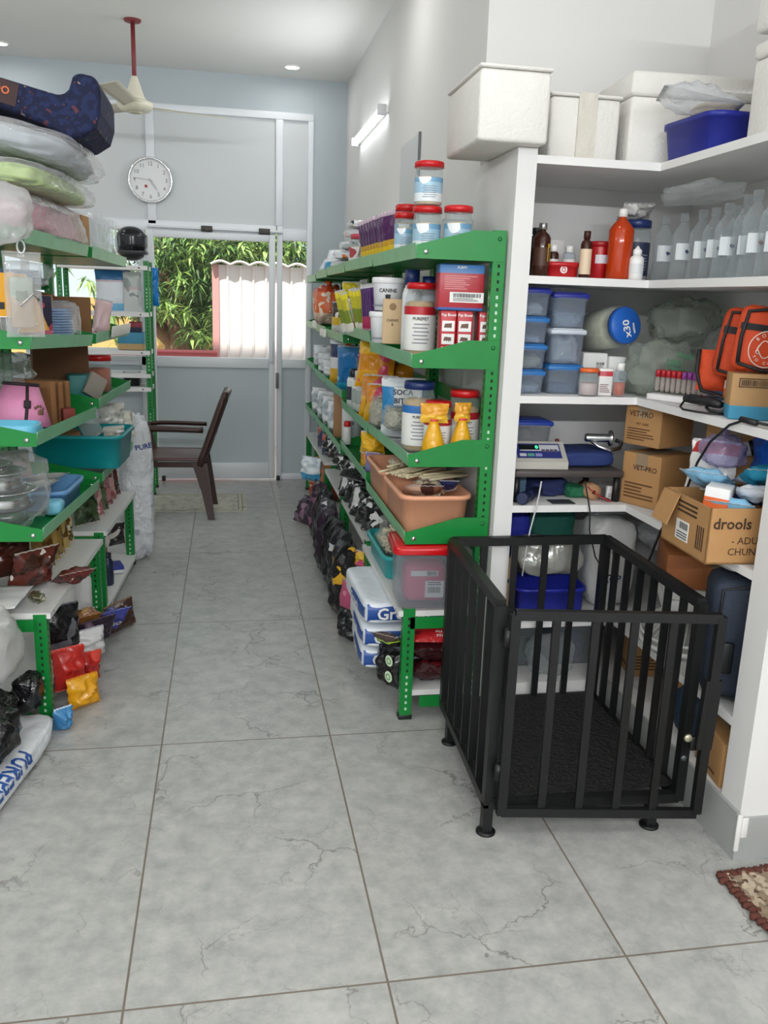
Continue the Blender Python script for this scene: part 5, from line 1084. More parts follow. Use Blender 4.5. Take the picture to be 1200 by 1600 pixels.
t = bag('folded dark blue cloth lying on the brown slab', Vector((1.335, 3.10, zs)), .21, .22, .06, mat('#22356e', .75, bmp=(20, .6, .01, 3)), seed=31, amp=.1, fr=3, e=.35, name='blue_cloth', cat='cloth')
tp = T('chrome_tap', 'chrome tap with a curved spout lying on the dark blue cloth', 'tap', Vector((1.39, 3.04, zs+.062)), -8)
MB().lathe([(.012, -.06), (.016, -.055), (.016, .03), (.03, .034), (.03, .042), (.014, .046)], STEEL, 20, TM(.0, 0, .022, ry=90)).o('body', tp)
MB().tube([(-.04, -.006, .016), (-.01, -.02, -.008), (.03, -.03, -.02), (.07, -.02, -.012), (.085, 0, .005), (.06, .01, .014)], .008, STEEL, 10).o('spout', tp)
# under the slab
fl2 = T('torch', 'dark blue ribbed torch lying under the brown slab', 'torch', Vector((1.10, 2.975, N3)), -40)
MB().lathe([(.022, -.09), (.024, -.085), (.024, -.06), (.019, -.055), (.019, -.02), (.022, -.018), (.022, 0), (.019, .004), (.019, .09)], mat('#1b2346', .45), 20, TM(0, 0, .025, rx=-90)).o('body', fl2)
MB().lathe([(.0, -.0905), (.02, -.0905)], mat('#2a3350', .3), 16, TM(0, 0, .025, rx=-90), cap=False).o('end_cap', fl2)
carton('pale blue carton at the back left under the brown slab', Vector((1.075, 3.13, N3)), .09, .12, .075, mat('#5b7c92', .5), lines=False, tape=False)
bag('navy cloth bundle pushed under the brown slab', Vector((1.2, 3.1, N3)), .16, .16, .07, mat('#1f2a58', .8, bmp=(20, .6, .01, 3)), seed=33, amp=.2, name='blue_cloth', cat='cloth')
bag('green cloth bundle under the brown slab beside the red roll', Vector((1.275, 3.04, N3)), .1, .1, .06, mat('#1d6a48', .8, bmp=(20, .6, .01, 3)), seed=34, amp=.2, name='green_cloth', cat='cloth')
rl_ = T('bandage_roll', 'red and tan bandage roll with a loose end under the brown slab', 'bandage', Vector((1.36, 3.02, N3)), 0)
MB().lathe([(.008, -.05), (.032, -.05), (.032, .05), (.008, .05)], mat('#b58a66', .7), 20, TM(0, 0, .033, rx=90), cap=False).o('roll', rl_)
MB().grid(lambda u, v: (-.03+.09*u+.01*v, -.055+.05*(v-.3)-.02*u, .05*(1-u)**1.5+.004), 10, 4, mat('#b02c2c', .7)).o('loose_end', rl_, solid=.003)
carton('small white sachet standing at the corner of the scale board', Vector((1.44, 3.0, N3)), .05, .02, .05, WHITE, -5, lines=True, tape=False, ink=mat('#9a9a9a', .7))
tag(MB().rbox((1.17, 2.915, N3+.0005), (1.26, 2.98, N3+.003), mat('#3a3a3e', .4), .001).o('flat_card'), 'black printed card lying flat at the edge of the scale board', 'card')
carton('closed brown carton printed VET-PRO, upper of two stacked in the corner', Vector((1.565, 2.93, N3+.222)), .18, .22, .165, CARD, -64, 'brown cartons printed VET-PRO', prints=(('f', 'VET-PRO', .03, -.01, .13), ('f', 'PET CARE', .014, .0, .09), ('l', 'drools', .024, 0, .06)), seed=1)
carton('brown carton printed VET-PRO, lower of two stacked in the corner', Vector((1.575, 2.92, N3)), .19, .23, .22, CARD, -64, 'brown cartons printed VET-PRO', prints=(('f', 'VET-PRO', .03, .02, .16), ('l', 'drools', .024, 0, .06)), seed=2)
carton('third brown carton standing to the right behind the stacked pair', Vector((1.73, 2.62, N3)), .2, .2, .36, CARD, -60, seed=3)
# open carton full of packs
oc = T('open_carton', 'open brown carton printed drools ADULT CHUNKS full of blue and white packs', 'box', Vector((1.49, 2.30, N3)), -3)
ow, od, oh = .28, .29, .165
ob = MB(); th = .005
ob.box((-ow/2, -od/2, 0), (ow/2, od/2, th), CARD).box((-ow/2, -od/2, 0), (ow/2, -od/2+th, oh), CARD).box((-ow/2, od/2-th, 0), (ow/2, od/2, oh), CARD).box((-ow/2, -od/2, 0), (-ow/2+th, od/2, oh), CARD).box((ow/2-th, -od/2, 0), (ow/2, od/2, oh), CARD); ob.o('body', oc)
MB().box((-.0, 0, 0), (.004, od*.36, .10), CARD, Matrix.Translation((-ow/2-.003, od*.13, oh-.001)) @ Matrix.Rotation(R(-160), 4, 'Y')).o('flap', oc)
inkb = mat('#3f2a1a', .8)
lettering(oc, 'drools', .045, FRONT(-.07, -od/2-.0015, oh*.72), inkb); lettering(oc, '- ADULT', .03, FRONT(-.01, -od/2-.0015, oh*.42), inkb, bold=False); lettering(oc, 'CHUNKS', .03, FRONT(-.015, -od/2-.0015, oh*.22), inkb, bold=False)
k = MB(); k.box((-ow/2-.0016, -.03, .03), (-ow/2, .05, .09), WHITE)
for i in range(9): k.box((-ow/2-.0022, -.025+.006*i, .065), (-ow/2-.0016, -.022+.006*i, .085), INK)
for i in range(3): k.box((-ow/2-.0022, -.025, .036+.008*i), (-ow/2-.0016, .04, .039+.008*i), INK)
k.o('sticker', oc)
k = MB()
for i in range(3): k.box((-ow/2-.0012, -.07, .115+.014*i), (-ow/2, .05, .121+.014*i), inkb)
for i in range(4): k.box((-ow/2-.0012, -.12+.012*i, .03), (-ow/2, -.115+.012*i, .1), inkb)
k.o('small_print', oc)
def ocp(x, y, z): return oc.location+Matrix.Rotation(R(-3), 4, 'Z') @ Vector((x, y, z))
carton('white and orange carton standing up in the open brown carton', ocp(-.085, -.04, .012), .07, .09, .20, printed([(0, '#dfe0e2'), (.45, '#d9601f'), (.85, '#e2e2e2')], (), .5, wr=None), -40, lines=False, tape=False, ry=4)
GLV = printed([(0, '#6fb0d8'), (.5, '#8cc4e4')], [('#dfe9ef', .58)], .2)
for i, (x, y, z, rz, nm) in enumerate(((.03, -.06, .10, -40, 'pale blue glove pack at the front of the open carton'), (.04, -.07, .14, -30, 'blue and white pack lying at the front right of the open carton'), (.0, .06, .14, -50, 'sky-blue pack across the middle of the open carton'), (.085, -.02, .17, -20, 'teal and white pack printed ultima at the right of the open carton'))):
    pouch(nm, ocp(x-.0, y+.06, z), .14, .17, .05, [GLV, printed([(0, '#2a63a8'), (.5, '#dfe3ea')], [('#c9d4e4', .6)], .25), GLV, printed([(0, '#dfe3e6'), (.4, '#2f9fc0')], [('#1f7f9f', .62)], .25)][i], rz=rz, rx=68, wr=.25, txt='ultima' if i == 3 else None, ts=.025, tz=.25, group='packs inside the open carton')
bag('lavender plastic bag on top of the open carton', ocp(.02, .12, .235), .15, .14, .12, film('#b6aed6', .75, .2, 14, .8), seed=41, amp=.25, fr=4, knot=.6)
bag('bright blue plastic bag at the right edge above the open carton', ocp(.18, .10, .20), .12, .12, .17, mat('#1c5cc0', .25, bmp=(20, .8, .01, 3)), seed=42, amp=.25, fr=4)
bag('small lilac bag hanging over the right side of the open carton', ocp(.15, -.04, .19), .09, .1, .12, film('#c9c0de', .7, .2, 14, .8), seed=43, amp=.25, fr=4)
t = T('paper_roll', 'long white wrapped roll lying at the back of the open carton', 'roll', ocp(.1, .2, .27), -30, None, 0, 70); MB().lathe([(.026, -.11), (.028, -.1), (.028, .1), (.026, .11)], printed([(0, '#e1e2e6')], [('#3f4a6a', .66)], .35), 18).o('body', t); MB().lathe([(.0285, .07), (.0285, .085)], BLACK, 18, cap=False).o('tape_band', t)
pouch('clear and red pouch standing at the back of the open carton', ocp(-.04, .12, .14), .15, .15, .04, printed([(0, '#d3d0ce'), (.75, '#b0302c')], [('#e6e2de', .58)], .2), rz=-45, rx=-10, wr=.2)

# ------------------------------------------------------------------ niche: lower board and floor
N4 = .401
bag('royal blue folded garment at the left of the lower board, seen through the cage', Vector((1.11, 3.22, N4+.16)), .21, .16, .25, mat('#1f2a9a', .75, bmp=(14, .7, .02, 3)), seed=51, amp=.16, fr=3, e=.5, name='blue_garment', cat='clothes')
bag('dark green folded cloth next to the royal blue garment', Vector((1.30, 3.26, N4+.14)), .18, .14, .26, mat('#14594a', .8, bmp=(14, .7, .02, 3)), seed=52, amp=.2, fr=3, e=.5, name='green_cloth', cat='cloth')
t = bag('big silvery plastic bag lying on the blue crate behind the cage', Vector((1.17, 3.01, N4+.135)), .36, .22, .19, mat('#b3b3ac', .18, .35, bmp=(8, .9, .02, 3)), seed=53, amp=.16, fr=3, e=.65)
cr = tub('dark blue crate under the silvery bag', Vector((1.22, 3.05, N4+.001)), .33, .24, .13, mat('#1c2896', .4), -2, None, .95, 'plastic_crate', .008)
t = T('kraft_roll', 'brown kraft paper roll standing at the left of the lower board', 'roll', Vector((1.05, 3.0, N4)), 0); MB().lathe([(.028, 0), (.03, .1), (.026, .2), (.03, .22)], mat('#b3946a', .8, bmp=(14, .6, .02, 3)), 14).o('body', t)
MB().lathe([(.0305, .13), (.0305, .145)], BLACK, 14, cap=False).o('band', t)
t = bag('white sack printed VET standing in the back corner behind the cage', Vector((1.49, 3.1, N4)), .2, .17, .36, mat('#d2d2cf', .5, bmp=(10, .6, .02, 3)), seed=54, amp=.08, fr=3, e=.45, name='sack', cat='sack')
lettering(t, 'VET', .05, TM(-.01, -.092, .24, 90, 0, 0), INK); lettering(t, 'KGP', .04, TM(-.01, -.09, .12, 90, 0, 0), mat('#2a3f7a', .6))
bag('grey folded cloth hanging over the top of the white sack', Vector((1.46, 3.12, N4+.37)), .22, .2, .06, mat('#9a9c9e', .7, bmp=(12, .7, .02, 3)), seed=55, amp=.25, fr=3, name='grey_cloth', cat='cloth')
bag('grey plastic sheet bunched behind the orange-brown box', Vector((1.70, 2.98, N4+.25)), .24, .3, .12, mat('#8f9192', .35, bmp=(12, .7, .02, 3)), seed=56, amp=.25, fr=3, name='plastic_sheet', cat='sheet')
carton('orange-brown carton lying on white packs below the open carton', Vector((1.66, 2.63, N4+.245)), .38, .34, .13, mat('#93572c', .7, var=.08), -22, lines=False, tape=True)
for i in range(2): carton(['white flat carton under the orange-brown one, lower', 'white flat carton under the orange-brown one, upper'][i], Vector((1.66, 2.62, N4+.165+.04*i)), .34, .3, .038, mat('#d3d2ce', .6), -22, 'flat white cartons', lines=False, tape=False)
# table fan cage lying
fg = T('table_fan', 'white table fan with a wire guard lying on the lower board', 'fan', Vector((1.60, 2.62, N4+.008)), -10, None, 4, -6)
WW = mat('#dcdcd8', .4)
for zz in (0, .09): MB().tube([(.16*cos(a*pi/18), .16*sin(a*pi/18), .03+zz*.35) for a in range(37)], .009 if zz == 0 else .006, WW, 8).o('guard_rim', fg)
for i in range(44):
    a = 2*pi*i/44; MB().tube([(.16*cos(a), .16*sin(a), .06), (.12*cos(a+.06), .12*sin(a+.06), .10), (.06*cos(a+.12), .06*sin(a+.12), .115), (.03*cos(a+.15), .03*sin(a+.15), .116)], .0016, WW, 5).o('guard_wire', fg)
MB().lathe([(0, .112), (.035, .112), (.035, .12), (0, .122)], WW, 20).o('hub', fg)
su = T('suitcase', 'dark navy soft suitcase standing on end at the right of the lower board', 'suitcase', Vector((1.56, 2.235, N4)), -22)
SUM = mat('#2b3444', .75, bmp=(60, .3, .01, 3))
MB().rbox((-.125, -.085, .004), (.125, .085, .39), SUM, .035).o('body', su)
MB().tube([(-.1, -.088, .03), (-.104, -.088, .2), (-.1, -.088, .36), (0, -.088, .384), (.1, -.088, .36), (.104, -.088, .2), (.1, -.088, .03), (0, -.088, .012), (-.1, -.088, .03)], .004, BLACK, 6).o('piping', su)
MB().rbox((-.104, -.1, .1), (-.05, -.086, .2), BLACK, .01).o('side_grip', su)
bag('white crinkled sheet draped over the suitcase top', Vector((1.55, 2.31, N4+.392)), .14, .14, .028, mat('#c9c8c4', .6, bmp=(16, .8, .02, 3)), seed=58, amp=.2, fr=3, name='white_sheet', cat='sheet')
NP = .149
for i, (x, y, z, nm) in enumerate(((1.56, 2.2, NP, 'pinkish brown carton on the plinth beside the right pier'), )):
    carton(nm, Vector((x, y, z)), .18, .19, .145, CARD, -8, prints=(('f', 'ON', .05, .06, .08),), seed=9)
carton('second brown carton behind the one beside the pier', Vector((1.72, 2.62, NP)), .24, .19, .20, CARD, -4, seed=10)
tag(MB().rbox((-.15, -.10, 0), (.15, .10, .006), mat('#d3d6d8', .5), .002).o('white_board', loc=Vector((1.60, 2.26, .335))), 'white thin board resting slanted on the brown carton by the pier', 'board')
wb_ = S.objects['white_board']; wb_.rotation_euler = (R(-8), R(10), R(-30)); wb_.location.z = .338
for i, (x, y, w_, h_, nm, c) in enumerate(((1.13, 3.15, .2, .2, 'clear lidded box with green and white things on the plinth behind the cage', '#2c6a52'), (1.36, 3.15, .2, .2, 'clear box with blue contents on the plinth behind the cage', '#2a4f8a'))):
    lidbox(nm, Vector((x, y, NP)), w_, .22, h_, '#3a5a90', 0, None, film('#cfd6da', .35, .2, 0), fill=(c, .6))
bag('clear plastic bag in front of the boxes on the plinth', Vector((1.24, 2.99, NP)), .18, .1, .16, film('#dfe4e4', .3, .15), seed=61, amp=.2)
bag('dark blue cloth bag on the plinth at the far right behind the bars', Vector((1.57, 2.42, NP)), .17, .16, .19, mat('#243a52', .7, bmp=(14, .6, .02, 3)), seed=62, amp=.15, name='cloth_bag')
carton('brown carton on the plinth behind the cage bars', Vector((1.66, 3.0, NP)), .2, .2, .2, CARD, -10, seed=12)
wcb = T('white_cable', 'thin white cable hanging from the scale board behind the cage', 'cable', (0, 0, 0)); MB().tube([at(px, py, y=2.88) for px, py in ((846, 752), (842, 775), (836, 800), (828, 830), (822, 860), (816, 900))], .0028, mat('#c9c9cc', .5), 6).o('cord', wcb)
wcb = T('black_cable', 'thin black cable hanging from the scale board near the bandage roll', 'cable', (0, 0, 0)); MB().tube([at(px, py, y=2.885) for px, py in ((914, 752), (918, 775), (922, 800), (921, 828), (930, 870), (945, 895), (965, 905))], .0028, BLACK, 6).o('cord', wcb)

# ================================================================== LEFT-HAND SHELVES
def lfit(x0, y0, x1, y1, off=.1, z=None):
    """base centre, width, height of a thing standing off metres behind the left shelves' front plane"""
    b = lat((x0+x1)/2, y1, off); d = (b-CAM).dot(FWD); k = d/F_PX
    h = (y1-y0)*k
    if z is not None: h += b.z-z; b.z = z
    return b, (x1-x0)*k, max(.02, h)
Z1, Z2, Z3, Z4, Z5, Z6 = 1.714, 1.366, 1.034, .696, .427, .102
W1, W2, W3, W4, W5, W6 = 1.712, 1.337, 1.042, .692, .437, .062
# pile of wrapped cushions on the top board
def pile(label, s, off, z, w, d, h, m, fillm, seed, folds=0, rz=0, e=.5, ry=0):
    p = lp(s, off, z); return bag(label, p, w, d, h, m, LRZ+rz, 'cushions in clear wrapping on the left top board', seed, .1, 2.6, e, 'wrapped_cushion', 'cushion', 0, ry, fillm, folds=folds, n=44)
FW = film('#f4f5f7', .42, .06, 22, 1.0)
pile('pink ribbed cushion in clear wrapping, lowest of the pile on the left top board', .60, .195, Z1+.006, .44, 1.02, .165, FW, mat('#d992a2', .75, var=.12, vs=8), 71, .05)
pile('pale green ribbed cushion in clear wrapping above the pink one', .50, .15, 1.892, .46, .92, .095, FW, mat('#b3cc78', .75, var=.12, vs=8), 72, .05, 0, .5, 6)
pile('grey cushion in a clear bag under the dark blue pet bed', .46, .13, 1.995, .56, .8, .125, FW, mat('#a9b0b6', .75, var=.1, vs=6), 73, 0, 0, .55, 11)
# pet bed
def bedshape():
    pts = [(-70, 112), (0, 119), (55, 136), (95, 148), (106, 138), (112, 118), (119, 111), (149, 118), (156, 140), (157, 175), (150, 200), (128, 214), (106, 218), (70, 196), (30, 178), (0, 168), (-70, 160)]
    return [at(x, y, y=3.40) for x, y in pts]
bp = bedshape(); bx = sum(p.x for p in bp)/len(bp); bz = min(p.z for p in bp)
pb = T('pet_bed', 'dark blue patterned pet bed with raised side on top of the cushion pile', 'pet bed', (bx, 3.40, bz), 0)
BEDM = printed([(0, '#0e1637')], [('#17244c', .52), ('#5d3038', .66), ('#8f8078', .70)], .85, wr=(30, .3), bs=38)
o = MB().prism([(p.x-bx, p.z-bz) for p in bp][::-1], .42, BEDM).o('body', pb); md = o.modifiers.new('soft', 'BEVEL'); md.width = .022; md.segments = 4; md.limit_method = 'ANGLE'; md.angle_limit = R(50)
MB().box((-.002, -.003, 0), (.13, -.0005, .075), mat('#3a2424', .7), Matrix.Translation((bp[0].x-bx+.06, -.0, at(-30, 148, y=3.4).z-bz)) @ Matrix.Rotation(R(14), 4, 'Y')).o('label_patch', pb)
q = at(2, 138, y=3.4); lettering(pb, 'ZOO', .035, FRONT(q.x-bx-.012, -.005, q.z-bz) @ Matrix.Rotation(R(-14), 4, 'Z'), mat('#d0683a', .6))
p, w, h = lfit(-14, 318, 50, 392, -.03); bag('white translucent plastic bag drooping over the near end of the left top board', lp(-.07, .10, 1.67), .30, .14, .2, film('#e6e6e6', .7, .25, 12, .8), LRZ, None, 75, .25, 3, .7)
p, w, h = lfit(142, 335, 172, 380, .06, W1); carton('small brown carton between the pink cushion and the clear packets', lp(1.16, .10, W1), .13, .12, .17, CARD, LRZ-4, tape=False, lines=False)
for i in range(6):
    s_ = 1.34+.1*i
    t = T('clear_packet', 'upright clear packet, %s of the row on the second left bay' % ['nearest', 'second', 'third', 'fourth', 'fifth', 'farthest'][i], 'packet', lp(s_, .07, W1), LRZ+40, 'upright clear packets'); MB().pillow(.14, .20, .04, film('#f2f4f6', .45, .06, 20, .9), 80+i, .2).o('film', t)
# helmet
hp = at(210, 405, y=7.0)
hl = T('helmet', 'glossy black motorcycle helmet on top of the slim green unit', 'helmet', (hp.x-.02, 7.0, zt+.001), 20)
MB().blob(.23, .27, .25, mat('#101114', .15), 5, 0, 1, .85, n=20).o('shell', hl)
MB().grid(lambda u, v: (.118*cos(pi*(1.15+.7*u)), .14*sin(pi*(1.15+.7*u)), .10+.09*v), 16, 5, mat('#2a2c30', .08)).o('visor', hl, solid=.004)
MB().tube([(.11*cos(pi*(1.1+.8*u/10)), .135*sin(pi*(1.1+.8*u/10)), .06) for u in range(11)], .014, mat('#35373c', .4), 8).o('chin_bar', hl)

# second board
yb = [at(x, y, y=3.08) for x, y in ((-70, 418), (20, 420), (62, 520), (-70, 522))]
t = T('display_carton', 'bright yellow slanted display carton with a barcode at the left edge', 'box', (yb[0].x, 3.08, Z2), 0)
YC = mat('#e0a012', .6); x_ = yb[0].x
MB().prism([(p.x-x_, max(.001, p.z-Z2)) for p in yb][::-1], .22, YC).o('body', t)
k = MB(); a_, b_ = at(-40, 514, y=3.08), at(32, 494, y=3.08); k.box((a_.x-x_, -.002, max(.004, a_.z-Z2)), (b_.x-x_, -.0004, b_.z-Z2), WHITE); k.box((a_.x-x_+.004, -.0026, max(.008, a_.z-Z2)), (b_.x-x_-.004, -.002, b_.z-Z2-.004), INK); k.box((a_.x-x_+.006, -.003, .012), (b_.x-x_-.006, -.0026, b_.z-Z2-.006), WHITE); barcode(k, a_.x-x_+.01, b_.x-x_-.008, .012, b_.z-Z2-.006, -.0034, INK, 8); k.o('barcode_panel', t)
q = at(-6, 476, y=3.08); MB().box((q.x-x_-.06, -.002, q.z-Z2-.01), (q.x-x_+.026, -.0004, q.z-Z2+.014), INK).o('name_strip', t)
carton('small yellow carton lying in front of the slanted display carton', lp(.10, .05, Z2+.005), .09, .07, .035, mat('#e0a525', .6), LRZ+10, lines=False, tape=False)
q = lat(42, 505, -.0)
hb = T('hanging_bag', 'clear bag of clipped cards hanging from the top board lip on the left', 'bag', Vector((q.x, q.y, 1.40)), LRZ+35)
MB().pillow(.125, .27, .045, film('#eceeee', .5, .06, 18, .9), 91, .25).o('film', hb)
MB().rbox((-.045, -.008, .03), (.03, .004, .19), printed([(0, '#b9a591'), (.6, '#a9b3a6')], [('#7f8a7c', .6)], .6, wr=None), .003).o('card', hb)
MB().tube([(-.03, 0, .13), (-.02, -.02, .10), (.02, -.024, .14), (.04, -.02, .12)], .004, STEEL, 6).o('clip', hb)
MB().tube([(.012*cos(a*pi/8), 0, .285+.02*sin(a*pi/8)) for a in range(17)], .003, mat('#d6dadc', .2), 6).o('hang_loop', hb)
carton('pale pink and cream card box behind the hanging bag', lp(.26, .12, Z2), .09, .07, .20, printed([(0, '#b08e6a'), (.5, '#d6b4b8')], [('#c9a49c', .6)], .5, wr=None), LRZ+25, lines=False, tape=False)
t = carton('navy and pink card box with red lettering on the second left board', lp(.44, .10, Z2), .14, .05, .165, printed([(0, '#e0788a'), (.3, '#2b2540')], [('#b5485c', .62)], .5, wr=None, bs=14), LRZ+38, lines=False, tape=False)
lettering(t, 'ME', .035, FRONT(-.01, -.0265, .11), mat('#e6a0a8', .5)); lettering(t, 'DOG', .03, FRONT(-.01, -.0265, .075), mat('#e6a0a8', .5))
BP = mat('#7fa6d6', .4)
def discs(label, p, r, n, grp=None, wrap=True, z0=0, tilt=0):
    t = T('plate_stack', label, 'plates', p, LRZ, grp)
    for i in range(n): MB().lathe([(r*.7, .011*i), (r*.97, .011*i+.002), (r, .011*i+.006), (r*.97, .011*i+.0095), (r*.7, .011*i+.0095)], BP, 30).o('plate', t)
    MB().blob(r*2.25, r*2.3, .011*n+.035, film('#f0f4f8', .3, .06, 20, .9), r*90, .12, 4, .35, TM(0, 0, -.006)).o('wrapping', t); return t
discs('lower stack of wrapped blue plates on the second left board', lp(.76, .13, Z2-.004), .112, 11, 'stacks of blue plates in wrapping')
carton('brown carton holding up the upper stack of blue plates', lp(.70, .30, Z2), .14, .16, .20, CARD, LRZ, tape=False, lines=False)
carton('tan wooden-looking carton beside the wrapped blue plates', lp(.935, .17, Z2-.025), .06, .09, .19, mat('#b08a58', .7, var=.1), LRZ+12, tape=False, lines=False)
discs('upper stack of wrapped blue plates lying on brown cartons', lp(.60, .22, Z2+.205), .125, 5, 'stacks of blue plates in wrapping')
t = T('cut_carton', 'dark brown cut-down carton with a sloping side in the second left bay', 'box', lp(1.10, .22, W2), LRZ+32)
MB().prism([(-.17, 0), (.17, 0), (.175, .10), (.15, .15), (.05, .235), (-.05, .26), (-.17, .26)], .08, mat('#70492e', .8, var=.12)).o('body', t); MB().prism([(-.168, .258), (.048, .236), (.052, .24), (-.168, .265)], .08, mat('#a67c58', .8)).o('cut_edge', t)
carton('brown carton behind the pink packet on the second left bay', lp(1.42, .17, W2), .2, .16, .20, mat('#8a6240', .8, var=.12), LRZ+16, tape=False, lines=False)
pouch('pink and white packet leaning on brown carton in the second left bay', lp(1.40, .035, W2), .09, .17, .03, printed([(0, '#d9b9bd')], [('#b98a96', .56), ('#ece6e4', .62)], .3), rz=LRZ+30, rx=-8, ry=12)
pouch('small yellow sachet at the front of the second left bay', lp(1.50, .03, W2), .06, .055, .02, printed([(0, '#e2c02c')], (), .3), rz=LRZ+35)
tag(MB().rbox((-.003, 0, 0), (.002, .54, .055), mat('#e9e7e2', .5), .002).o('price_strip'), 'white price strip along the front of the second left bay', 'strip')
o = S.objects[[x.name for x in S.objects if x.name.startswith('price_strip')][-1]]; o.location = lp(1.40, -.018, 1.335); o.rotation_euler = (0, R(8), R(LRZ))

# third board
tr_ = T('pet_bowl', 'light blue double pet bowl at the near edge of the third left board', 'bowl', lp(.105, .135, Z3), LRZ)
LB = mat('#6cc0dd', .35)
MB().shell(.28, .17, .055, LB, 1.08, .05, .006, 0).o('body', tr_)
carton('yellow carton standing behind the pink cone', lp(.12, .33, Z3), .20, .05, .165, mat('#e0a020', .6), LRZ+15, lines=False, tape=False)
cn = T('pet_cone', 'pink pet recovery cone with a brown paw print and dark edging', 'cone', lp(.335, .14, Z3+.003), LRZ+30, None, -4, 6)
PK = mat('#dc8cb4', .55); EDG = mat('#2a1c22', .7)
MB().lathe([(.115, 0), (.06, .155)], PK, 36, cap=False).o('cone', cn, solid=.003)
e = MB(); e.tube([(.116*cos(a*pi/18), .116*sin(a*pi/18), .0) for a in range(37)], .006, EDG, 6); e.o('lower_edging', cn)
e = MB(); e.tube([(.06*cos(a*pi/18), .06*sin(a*pi/18), .157) for a in range(37)], .007, EDG, 6); e.o('upper_edging', cn)
e = MB(); e.tube([(.118*sin(-.1), -.118*cos(-.1), .0), (.09*sin(-.0), -.091*cos(0), .08), (.062*sin(.1), -.062*cos(.1), .155)], .006, EDG, 6); e.rbox((-.012, -.1, .07), (.012, -.086, .1), EDG, .003); e.o('closing_strap', cn)
e = MB(); pm_ = mat('#7d5a4c', .6)
for dx, dz, r_ in ((0, 0, .016), (-.018, .018, .007), (-.006, .024, .007), (.008, .024, .007), (.02, .016, .007)):
    a = .55+dx/.09; z = .055+dz; rr_ = .115-.055*z/.155+.0025
    e.lathe([(0, 0), (r_, 0), (r_*.7, .0015)], pm_, 12, Matrix.Translation((rr_*sin(a), -rr_*cos(a), z)) @ Matrix.Rotation(a, 4, 'Z') @ Matrix.Rotation(pi/2, 4, 'X'))
e.o('paw_print', cn)
for i in range(3):
    carton(['brown carton divider just right of the pink cone', 'second brown carton divider from the pink cone', 'third brown carton divider from the pink cone'][i], lp(.56+.12*i, .14, Z3-.012*i), .025, .22, .17-.005*i, mat('#8a5f3a', .8, var=.1), LRZ+55, 'brown carton dividers', tape=False, lines=False)
carton('small dark red box between brown dividers', lp(.62, .03, Z3-.012), .05, .05, .06, mat('#7a2a22', .6), LRZ+30, tape=False, lines=False)
bag('crumpled clear plastic over the back of the third left board', lp(.62, .28, Z3+.12), .26, .34, .16, film('#e2e6e6', .5, .06, 16, .9), LRZ, None, 95, .3, 4, .7, 'plastic_wrap', 'wrap')
carton('dark brown carton sheet standing at the back of the second left bay', lp(1.35, .22, W3), .26, .05, .27, mat('#6a452c', .8, var=.12), LRZ+25, tape=False, lines=False)
carton('teal box on the third board of the second left bay', lp(1.30, .12, W3), .12, .12, .13, mat('#2f7f80', .5), LRZ+20, tape=False, lines=False)
carton('grey sloping card lying against the teal box', lp(1.235, .06, W3), .10, .02, .11, mat('#9a9288', .7), LRZ+50, tape=False, lines=False, ry=30)
jar('clear square-looking jar with red lid and orange treats in the second left bay', lp(1.66, .10, W3), .062, .19, fill=mat('#b2552c', .7, var=.3, vs=40), neck=.95, lidh=.14, cat='jar')
bag('dark grey folded fabric on the third board of the second left bay', lp(1.82, .2, W3), .16, .2, .1, mat('#2c2f33', .8), LRZ, None, 96, .2, name='folded_cloth', cat='cloth')

# fourth board
tb = tub('teal plastic tub full of odds and ends in the second left bay', lp(1.335, .125, W4+.002), .42, .40, .16, mat('#118e94', .4), LRZ, None, .92)
carton('brown wooden board lying in the teal tub', lp(1.27, .20, W4+.168), .24, .14, .03, mat('#9a6a44', .7), LRZ+20, tape=False, lines=False, ry=-10)
bag('dark crumpled packing lying in the teal tub', lp(1.335, .14, W4+.03), .25, .22, .12, mat('#6a5a4c', .5, var=.3, vs=10), LRZ, None, 101, .3, 4, name='packing', cat='packing')
pouch('clear stiff packet standing up in the teal tub', lp(1.34, .06, W4+.168), .13, .20, .02, film('#dfe8e6', .6, .08, 16, .5), rz=LRZ+40, ry=-28, wr=.1)
pouch('crumpled white wrapper at the right corner of the teal tub', lp(1.36, .0, W4+.14), .12, .07, .06, printed([(0, '#d8d8d2')], [('#b9b4a8', .55)], .25), rz=LRZ+40, wr=.5)
pouch('bunched clear and red wrapping beside the teal tub', lp(1.62, .04, W4+.16), .16, .13, .07, printed([(0, '#d2d2cc')], [('#b9b6ae', .52), ('#c9503c', .7)], .2), rz=LRZ+40, wr=.5)
pouch('pale strips of wrapping hanging past the teal tub', lp(1.72, .0, W4+.10), .14, .14, .05, printed([(0, '#cfccc0')], [('#a39c8c', .56)], .25), rz=LRZ+30, rx=-20, wr=.5)
def bowl(label, s_, off, z, r, h, wr=False):
    t = T('steel_bowl', label, 'bowl', lp(s_, off, z), LRZ, 'steel bowls on the left')
    MB().lathe([(r*.86, 0), (r*.9, .004), (r*.8, h*.45), (r*.84, h*.85), (r, h*.93), (r, h), (r*.78, h*.97), (r*.72, h*.3), (0, h*.25)], STEEL, 36).o('body', t)
    MB().lathe([(r*.865, -.0), (r*.91, .0), (r*.91, .008), (r*.87, .009)], mat('#3a3c40', .6), 36, cap=False).o('rubber_base', t); return t
bowl('wide steel pet bowl lowest in the wrapped stack on the left', .19, .18, Z4+.002, .135, .062)
bowl('middle steel pet bowl of the wrapped stack', .17, .18, Z4+.064, .13, .065)
bowl('taller steel pet bowl above the middle one', .155, .19, Z4+.131, .115, .07)
bowl('small steel bowl on top of the wrapped stack', .14, .20, Z4+.203, .08, .045)
